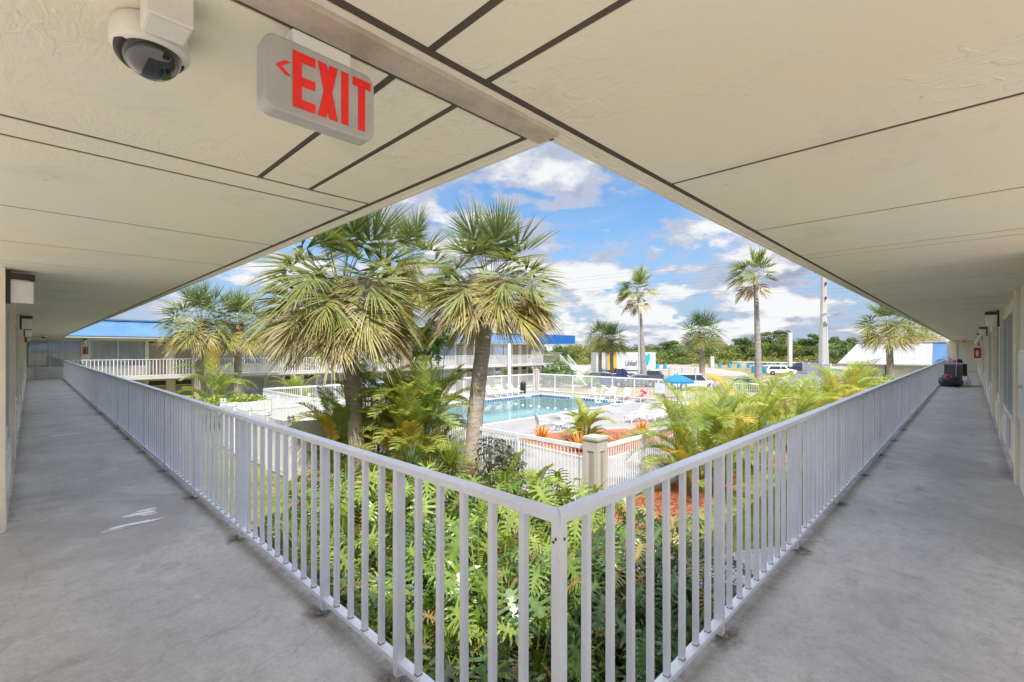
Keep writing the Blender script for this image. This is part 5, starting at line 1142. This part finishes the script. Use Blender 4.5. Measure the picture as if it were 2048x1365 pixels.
def chair(label,x,y,rz,mat,group=None,oval=True):
    o=thing('patio_chair',label,'chair',(x,y,0),rz,group); m=MB(); m.box(-.24,.24,-.24,.24,.42,.45); m.build('seat',mat,o,bevel=.02)
    for sx in (-.22,.22):
        for sy in (-.22,.22): m=MB(); m.tube([(sx*.9,sy*.9,.42),(sx*1.15,sy*1.1,0)],[.024,.018],8); m.build('leg',mat,o)
    m=MB(); n=20; q=[(.24+.10*(.5+.5*math.sin(2*PI*k/n)),.24*math.cos(2*PI*k/n),.68+.26*math.sin(2*PI*k/n)) for k in range(n+1)]; m.tube(q,.022,8); m.build('back_frame',mat,o)
    m=MB(); 
    for k in range(7): 
        y_=-.18+.06*k; z=math.sqrt(max(0,1-(y_/.24)**2))*.24; m.beam((.24+.10*(.5-.5*z/.26),y_,.68-z),(.24+.10*(.5+.5*z/.26),y_,.68+z),.035,.012)
    m.build('back_slats',mat,o)
    for sy in (-.27,.27): m=MB(); m.tube([(-.22,sy,.44),(-.22,sy,.63),(.1,sy,.66),(.28,sy,.68)],.02,8); m.build('armrest',mat,o)
    return o
M_chair=pm('grey white resin',(.62,.62,.60),.45,.05,4); M_chairg=pm('grey mesh chair',(.30,.31,.33),.5,.08,8)
c1=chair('oval backed chair by the planter, left of the small white table',19.0,16.3,R(155),M_chair); dup(c1,(20.6,15.9,0),R(100),'oval backed chair by the planter, behind the small white table')
t1=thing('side_table','small white round table between the oval backed chairs','table',(19.6,15.6,0)); m=MB(); m.lathe([(.30,.42),(.31,.43),(.31,.45),(.001,.452)],28); m.build('table_top',M_resin,t1)
for k in range(3): m=MB(); a_=k*2.1; m.tube([(.1*math.cos(a_),.1*math.sin(a_),.42),(.26*math.cos(a_),.26*math.sin(a_),0)],[.03,.025],8); m.build('leg',M_resin,t1)
c3=chair('white armchair at the left end of the far fence row',36.2,24.9,R(10),M_resin); 
c4=chair('grey mesh chair left of the umbrella pole',34.6,16.9,R(150),M_chairg); dup(c4,(35.2,15.2,0),R(-60),'grey mesh chair right of the umbrella pole')
um=thing('pool_umbrella','open blue pool umbrella standing by the far pool fence','umbrella',(34.5,16.0,0)); m=MB(); m.tube([(0,0,0),(0,0,2.55)],.022,10); m.build('pole',M_dframe,um)
m=MB(); n=8; rim=[(1.28*math.cos(2*PI*k/n),1.28*math.sin(2*PI*k/n)) for k in range(n)]; vs=[(0,0,2.50)]; fs=[]
for k in range(n):
    for q_ in (0,1,2): t_=(q_+1)/3; vs.append((rim[k][0]*t_,rim[k][1]*t_,2.50-.50*t_**1.25))
for k in range(n):
    a_=1+3*k; b_=1+3*((k+1)%n); fs.append((0,a_,b_)); fs+= [(a_+q_,a_+q_+1,b_+q_+1,b_+q_) for q_ in (0,1)]
    vs+= [(rim[k][0],rim[k][1],1.86)]
for k in range(n): fs.append((1+3*k+2,25+k,25+(k+1)%n,1+3*((k+1)%n)+2))
m.add(vs,fs); m.build('canopy',M_ubl,um); m=MB(); m.lathe([(.04,2.5),(.03,2.58),(.001,2.62)],10); m.build('finial',M_dframe,um)
m=MB()
for k in range(n): m.beam((0,0,2.1),(rim[k][0]*.6,rim[k][1]*.6,2.22),.015)
m.build('ribs',M_dframe,um); m=MB(); m.lathe([(.55,.70),(.56,.72),(.56,.735),(.001,.736)],24); m.build('table_top',M_cartg,um)
bn=thing('litter_bin','black domed litter bin by the far corner of the pool fence','bin',(34.6,32.2,0)); m=MB(); m.lathe([(.27,0),(.29,.05),(.29,.85),(.27,.88)],22); m.build('bin_body',M_black,bn,smooth=False); m=MB(); m.lathe([(.29,.885),(.29,.95),(.25,1.08),(.13,1.17),(.001,1.19)],22); m.build('dome_lid',M_black,bn,smooth=True)
wb=thing('floodlight','small round white floodlight on the lobby wall','light',(0,0,0)); m=MB(); m.lathe([(.30,0),(.30,.05),(.001,.06)],24,c=(58.68,6.9,1.9),ax=(-1,0,0)); wb.name='wall_sign'; wb['label']='oval white plaque on the tan lobby wall'; wb['category']='sign'; m.build('plaque',M_white,wb)

# ================================================================== vehicles
def car(label,x,y,rz,kind,mat,L=4.6,W=1.85,H=1.68,cat='car'):
    o=thing('parked_'+('pickup' if kind=='pickup' else 'car'),label,cat,(x,y,0),rz)     # front at +x
    h=L/2
    if kind=='suv': prof=[(-h,.45),(-h+.02,.95),(-h+.12,1.02),(-h+.35,H-.12),(-h+.75,H-.02),(-.1*L,H),(.10*L,H-.06),(.235*L,1.08),(.40*L,.98),(h-.12,.86),(h,.62),(h-.03,.38),(h-.3,.27),(-h+.3,.27)]
    elif kind=='sedan': prof=[(-h,.45),(-h+.03,.92),(-.36*L,1.0),(-.22*L,H-.04),(-.08*L,H),(.06*L,H-.05),(.20*L,1.0),(.40*L,.90),(h-.1,.78),(h,.58),(h-.03,.34),(h-.3,.25),(-h+.3,.25)]
    else: prof=[(-h,.55),(-h+.02,1.08),(-.10*L,1.10),(-.075*L,H-.05),(-.02*L,H),(.10*L,H-.03),(.20*L,1.16),(.42*L,1.08),(h-.06,.98),(h,.70),(h-.03,.42),(h-.3,.34),(-h+.3,.34)]
    n=len(prof); m=MB(); rows=[]
    for s,k in ((-1,1),(-.86,0),(.86,0),(1,1)): pass
    vs=[]; 
    for t_ in (-1,-.93,.93,1):
        for (px,pz) in prof:
            tum=1-.16*max(0,(pz-1.0))/(H-1.0); ins=.985 if abs(t_)==1 else 1.0; vs.append((px*ins,t_*W/2*tum,(pz-.6)*ins+.6))
    m.add(vs,[(r*n+i,r*n+(i+1)%n,(r+1)*n+(i+1)%n,(r+1)*n+i) for r in range(3) for i in range(n)]+[tuple(range(n))[::-1],tuple(range(3*n,4*n))])
    m.build('body',mat,o,smooth=False,bevel=.05)
    zr=H-.16; zb_=1.04 if kind!='pickup' else 1.14; xs_={'suv':(-h+.42,-.02*L,.05*L,.205*L),'sedan':(-.315*L,-.06*L,-.01*L,.16*L),'pickup':(-.085*L,.045*L,.05*L,.17*L)}[kind]
    for s in (-1,1):
        g_=MB(); yb=s*(W/2*1.004); yt=s*(W/2*(1-.16*(zr-1)/(H-1))*1.006+.004)
        for a0,a1,b0,b1 in ((xs_[0],xs_[1]-.04,xs_[0]+.22,xs_[1]-.04),(xs_[1]+.04,xs_[3],xs_[1]+.04,xs_[2]+.06*L)):
            g_.add([(a0,yb,zb_),(a1,yb,zb_),(b1,yt,zr),(b0,yt,zr)],[(0,1,2,3) if s<0 else (3,2,1,0)])
        g_.build('side_window',M_cglass,o)
    for nm,(x0,z0),(x1,z1) in (('windscreen',({'suv':.225,'sedan':.19,'pickup':.19}[kind]*L+.012,1.10 if kind!='pickup' else 1.19),({'suv':.115,'sedan':.075,'pickup':.108}[kind]*L+.012,H-.10)),('rear_window',({'suv':-h+.155,'sedan':-.345*L,'pickup':-.102*L}[kind]-.012,1.10 if kind!='pickup' else 1.18),({'suv':-h+.33,'sedan':-.235*L,'pickup':-.08*L}[kind]-.012,H-.16))):
        m=MB(); w0,w1=W*.44,W*.385; m.add([(x0,-w0,z0),(x0,w0,z0),(x1,w1,z1),(x1,-w1,z1)],[(0,1,2,3)]); m.build(nm,M_cglass,o)
    rr=.34 if kind!='pickup' else .39
    for sx in (-.29*L,.30*L):
        for sy in (-1,1):
            m=MB(); m.lathe([(rr*.62,-.115),(rr,-.10),(rr,.10),(rr*.62,.115)],22,c=(sx,sy*(W/2-.09),rr),ax=(0,1,0)); w_=m.build('wheel',M_tyre,o); m=MB(); m.lathe([(.03,-.01),(rr*.6,-.005),(rr*.6,.01)],16,c=(sx,sy*(W/2+.025),rr),ax=(0,sy,0)); m.build('rim',M_rim,w_)
            m=MB(); m.lathe([(rr*1.16,-.02),(rr*1.16,.012)],22,c=(sx,sy*(W/2*.992),rr+.02),ax=(0,sy,0)); m.build('wheel_arch',M_black,o)
    for sy in (-1,1):
        m=MB(); m.obox((h-.10,sy*(W/2-.24),.80 if kind!='pickup' else .9),(.09,0,0),(0,.2,0),(0,0,.07)); m.build('headlight',M_frame,o); m=MB(); m.obox((-h+.04,sy*(W/2-.14),.98),(.05,0,0),(0,.12,0),(0,0,.1)); m.build('tail_light',M_red,o)
    m=MB(); m.box(-h-.03,-h+.1,-W/2+.05,W/2-.05,.34,.56); m.box(h-.12,h+.03,-W/2+.05,W/2-.05,.30,.52); m.box(-.2*L,.2*L,-W/2-.004,W/2+.004,.25,.36); m.build('bumper',M_black,o)
    return o
rd=lambda px,d,off=0: None
def at(px,d): return atpx(px,d)
VIEWX=math.degrees(YAW)    # heading of the view
for lab,px,d,rz,kind,mat,kw in (
 ('white parked SUV side on, in front of the dark one',1562,82,VIEWX-90-26,'suv',0,{}),
 ('dark parked SUV behind the white one, near the white fence',1598,93,VIEWX+90-26,'suv',1,dict(L=5.1,W=2.0,H=1.9)),
 ('roof of a dark car over the white fence by the power pole',1612,105,VIEWX+90,'suv',1,dict(L=5.0)),
 ('navy SUV parked behind the far pool fence, left of the pair of palms',1212,56,VIEWX-90-8,'suv',2,dict(H=1.75)),
 ('navy pickup parked in front of the white trailer',1238,66,VIEWX-90-4,'pickup',2,dict(L=5.6,W=2.0,H=1.85)),
 ('dark grey car parked behind the foot of the street light',1275,56,VIEWX+90-8,'sedan',3,dict(H=1.5)),
 ('dark grey SUV parked beyond the tall slim palm trunk',1290,64,VIEWX+90-6,'suv',3,dict()),
 ('silver SUV parked right of the blue umbrella',1390,52,VIEWX-90-10,'suv',4,dict(H=1.8,L=4.8)),
 ('dark car roof showing over the far pool fence left of the ragged tall palm',1495,50,VIEWX-90-20,'sedan',3,dict(H=1.45))):
    x,y=at(px,d); car(lab,x,y,R(rz),kind,M_paint[mat],**kw)
# white trailer with lettering, container beside it
tx,ty=at(1268,79); tr=thing('box_trailer','long white box trailer with navy lettering and a teal bird emblem','trailer',(tx,ty,0),R(VIEWX-90-3))
m=MB(); m.box(-4.6,3.3,-1.25,1.25,1.0,3.95); m.build('trailer_box',M_box,tr,bevel=.02)
m=MB(); m.box(-4.59,-3.1,-1.256,-1.2505,1.02,3.9); m.build('yellow_panel',M_yel,tr)
fc=bpy.data.curves.new('lettering','FONT'); fc.body='United'; fc.size=1.2; fc.extrude=.004; fc.shear=.18; fc.offset=.02; fc.space_character=.92
fo=bpy.data.objects.new('lettering',fc); COL.objects.link(fo); fo.parent=tr; fo.location=(-1.75,-1.262,1.75); fo.rotation_euler=(R(90),0,0); fo.scale=(.62,1,1)
bpy.context.view_layer.update(); me=bpy.data.meshes.new_from_object(fo.evaluated_get(bpy.context.evaluated_depsgraph_get())); me.materials.clear(); me.materials.append(M_navy)
fm=bpy.data.objects.new('lettering_words',me); COL.objects.link(fm); fm.parent=tr; fm.location=fo.location; fm.rotation_euler=fo.rotation_euler; fm.scale=fo.scale; bpy.data.objects.remove(fo)
m=MB()
for k in range(5): 
    z=1.75+k*.36; m.add([(1.35,-1.258,z),(1.75,-1.258,z-.16),(2.55-.12*abs(k-3),-1.258,z+.42),(2.3-.1*abs(k-3),-1.258,z+.62)],[(0,1,2,3)])
m.build('emblem',M_teal,tr)
for xx in (-3.6,-2.7): 
    m=MB(); m.lathe([(.3,-1.1),(.5,-1.09),(.5,1.09),(.3,1.1)],18,c=(xx,0,.5),ax=(0,1,0)); m.build('wheel_axle',M_tyre,tr)
m=MB(); m.box(-4.5,3.2,-.5,.5,.8,.998); m.box(2.2,2.4,-.9,-.7,0,.8); m.box(2.2,2.4,.7,.9,0,.8); m.build('chassis',M_black,tr)
tx,ty=at(1204,84); c2=thing('shipping_container','white shipping container end left of the trailer, behind a palm trunk','container',(tx,ty,0),R(VIEWX-90)); m=MB(); m.box(-1.25,1.2,-1.2,4,.3,3.9); m.build('container_box',M_box,c2); m=MB(); m.box(-.02,.02,-1.215,-1.2005,.4,3.8); m.box(.5,.54,-1.22,-1.201,.4,3.8); m.box(-.54,-.5,-1.22,-1.201,.4,3.8); m.build('door_bars',M_steel,c2); m=MB(); m.box(-1.2,1.15,-1.1,3.9,0,.299); m.build('skid',M_black,c2)
# blue barrels, guard rail, wire fence, poles
def barrel(lab,px,d,r=.42,h=1.0):
    x,y=at(px,d); o=thing('blue_barrel',lab,'barrel',(x,y,0),0,'blue barrels round the sandy lot'); m=MB(); m.lathe([(r*.93,0),(r,.06),(r,h*.3),(r*1.04,h*.33),(r,h*.36),(r,h*.64),(r*1.04,h*.67),(r,h*.7),(r,h*.95),(r*.9,h)],16); m.build('drum',M_barrel,o); m=MB(); m.lathe([(r*.88,h+.002),(r*.88,h+.03),(.001,h+.031)],16); m.build('lid',M_dframe,o)
for i,(px,d,lab) in enumerate(((1315,112,'blue barrel at the edge of the lot, left of two near the trailer'),(1330,110,'blue barrel at the edge of the lot, right of two near the trailer'),(1421,118,'blue barrel right behind the stout lone palm trunk'),(1440,118,'second blue barrel right of the stout lone palm'),(1459,117,'third blue barrel right of the stout lone palm'),(1478,116,'fourth blue barrel right of the stout lone palm, darkest'),(1497,115,'fifth blue barrel right of the stout lone palm'),(1509,90,'big blue barrel left of the ragged palm trunk'),(1522,89,'big blue barrel just right of the ragged palm trunk'),(1531,88,'big blue barrel touching the white SUV'))): barrel(lab,px,d,.42 if i<7 else .55,1.0 if i<7 else 1.25)
gr_=thing('guard_rail','pale guard rail along the foot of the treeline','guard rail'); a_=at(1440,140);b_=at(1625,128); m=MB(); m.beam((*a_,.85),(*b_,.85),.1,.35); m.build('rail_beam',M_coping,gr_)
for k in range(14): m=MB(); x=a_[0]+(b_[0]-a_[0])*k/13; y=a_[1]+(b_[1]-a_[1])*k/13; m.box(x-.08,x+.08,y-.08,y+.08,0,.67); m.build('post',M_concrete,gr_)
wf=thing('wire_fence','thin dark wire fence between the parked cars and the sandy lot','fence'); pp=[at(px,67) for px in (1180,1204,1228,1252,1286,1312,1338,1364,1390)]
for x,y in pp: m=MB(); m.tube([(x,y,0),(x,y,1.75)],.035,6); m.build('post',M_dframe,wf)
m=MB()
for (x0,y0),(x1,y1) in zip(pp,pp[1:]):
    for z in (.4,.9,1.4,1.7): m.tube([(x0,y0,z),(x1,y1,z)],.009,4)
m.build('wires',M_dframe,wf)
lp=thing('street_light','grey street light pole with one curved arm next to the tall slim palm','street light',(*at(1278,60),0),R(VIEWX)); m=MB(); m.tube([(0,0,0),(0,0,10.2)],[.13,.08],12); m.build('pole',M_concrete,lp)
m=MB(); m.tube([(0,0,10.1),(0,-.3,10.4),(0,-.9,10.45)],[.05,.045,.04],8); m.build('arm',M_concrete,lp); m=MB(); m.add([(-.16,-.8,10.40),(.16,-.8,10.40),(.13,-1.5,10.28),(-.13,-1.5,10.28),(-.1,-.8,10.53),(.1,-.8,10.53),(.07,-1.45,10.38),(-.07,-1.45,10.38)],[(3,2,1,0),(4,5,6,7),(0,1,5,4),(1,2,6,5),(2,3,7,6),(3,0,4,7)]); m.build('lamp_head',M_steel,lp)
up=thing('power_pole','tall grey concrete power pole rising past the soffit edge','utility pole',(*at(1647,82),0),R(VIEWX)); m=MB(); m.tube([(0,0,0),(0,0,5),(0,0,10),(0,0,30)],[.84,.74,.52,.30],8); m.build('pole',M_concrete,up)
m=MB(); m.beam((-.75,1.6,10.9),(-.75,-1.7,10.9),.12,.1); m.beam((-.75,.6,9.9),(-.75,1.0,9.9),.2,.1); m.build('cross_arm',M_concrete,up); m=MB(); m.box(-.98,-.5,-.28,.28,8.9,9.3); m.build('junction_box',M_solar,up); m=MB(); m.tube([(-.86,-.2,0),(-.62,-.2,8.9)],.05,6); m.build('conduit',M_white,up)
m=MB(); 
for z in (15.6,13.1): m.box(-.7,-.42,-.1,.1,z,z+.5)
m.build('insulator',M_dframe,up)
cp=thing('concrete_post','plain square concrete post in front of the treeline, left of the power pole','post',(*at(1580,104),0),R(VIEWX)); m=MB(); m.box(-.3,.3,-.36,.36,0,8.2); m.build('shaft',M_coping,cp); m=MB(); m.box(-.31,.31,-.37,.37,8.201,8.26); m.build('cap',M_concrete,cp)
sc_=thing('concrete_post','short pale concrete marker post beside the stout lone palm','post',(*at(1421.5,116),0),R(VIEWX)); m=MB(); m.box(-.4,.4,-.4,.4,0,2.6); m.build('shaft',M_coping,sc_); sc_.location.x+=.8; m=MB(); m.box(-.35,.35,-.35,.35,2.601,2.8); m.build('cap',M_coping,sc_)
for i,(y0,y1,d) in enumerate(((562,517,150),(568,524,150),(584,547,152),(590,554,152),(606,578,154),(612,585,154))):
    o=thing('power_line','one of the six power lines crossing the sky to the tall power pole','power line',group='six power lines across the sky'); pts=[]
    for k in range(41):
        px=900+(2000-900)*k/40; yy=y0+(y1-y0)*(px-1110)/530+ -6*math.sin(PI*(px-1110)/530); x,y=at(px,d); pts.append((x,y,4.35+(700.5-yy)*d/939))
    m=MB(); m.tube(pts,.020,4); m.build('cable',M_dframe,o)
def wfence(name,lab,a,b,h,n):
    o=thing(name,lab,'fence'); a,b=V((*a,0)),V((*b,0)); d=(b-a).normalized(); L=(b-a).length
    for i in range(n+1): m=MB(); m.box(-.09,.09,-.09,.09,0,h+.12); m.build('post',M_white,o,loc=a+d*L*i/n)
    for i in range(n): m=MB(); m.beam(a+d*(L*i/n+.1)+V((0,0,h/2+.03)),a+d*(L*(i+1)/n-.1)+V((0,0,h/2+.03)),.05,h-.06); m.build('panel',M_white,o)
    return o
wfence('vinyl_fence','white vinyl fence round the foot of the power pole',at(1606,90),at(1662,78),1.95,4)
wfence('grey_fence','weathered grey fence between the round bush and the container',at(1140,66),at(1176,66),2.1,3)

# ================================================================== lobby building
lb=thing('lobby_building','low tan lobby building with a white ribbed metal roof','building'); X0=58
m=MB(); m.box(X0+.6,X0+14,-8,9.0,0,2.98); m.build('wall',M_wall,lb)
m=MB(); quadslab(m,(X0-.1,9.75,2.98),(X0-.1,2.5,2.98),(X0+1.0,2.5,5.05),(X0+1.0,8.2,5.05),.06); quadslab(m,(X0+14,9.75,2.98),(X0-.1,9.75,2.98),(X0+1.0,8.2,5.05),(X0+14,8.2,5.05),.06)
m.build('white_roof',M_roofw,lb)
m=MB()
for k in range(8):
    y=2.9+k*.86; t1=min(1,(9.75-y)/1.5 if y>8.2 else 1); m.beam((X0-.1,y,3.0),(X0-.1+1.1*t1,y,3.0+2.07*t1),.03,.05,up=(-.88,0,.47))
m.build('roof_seams',M_roofw,lb)
m=MB(); m.box(X0+.9,X0+14,-8,8.25,5.06,5.16); m.box(X0-.13,X0-.05,2.5,9.78,2.90,3.02); m.build('roof_cap',M_roofw,lb)
m=MB(); quadslab(m,(X0-.1,2.49,2.98),(X0-.1,-3,2.98),(X0+1.0,-3,5.05),(X0+1.0,2.49,5.05),.06); m.box(55.2,57.5,-3,1.15,2.4,5.0); m.build('blue_roof',M_blue,lb)
m=MB(); m.tube([(X0+.5,5.9,2.97),(X0+.5,5.9,0)],.06,8); m.box(X0+.35,X0+.55,8.2,8.6,2.4,2.9); m.build('downspout',M_bark,lb)
for x,y,s in ((63,5,1.2),(66,3,.9),(64,7,.7)): m=MB(); m.box(x,x+s*1.3,y,y+s,5.17,5.17+s*.9); m.build('roof_unit',M_cartg,lb)

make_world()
sc.view_settings.view_transform='Standard'; sc.view_settings.look='None'; sc.view_settings.gamma=1; sc.view_settings.exposure=EXPOSURE
sc.cycles.max_bounces=8; sc.cycles.diffuse_bounces=5; sc.cycles.transparent_max_bounces=24; sc.cycles.caustics_reflective=False; sc.cycles.caustics_refractive=False
sc.cycles.use_denoising=True
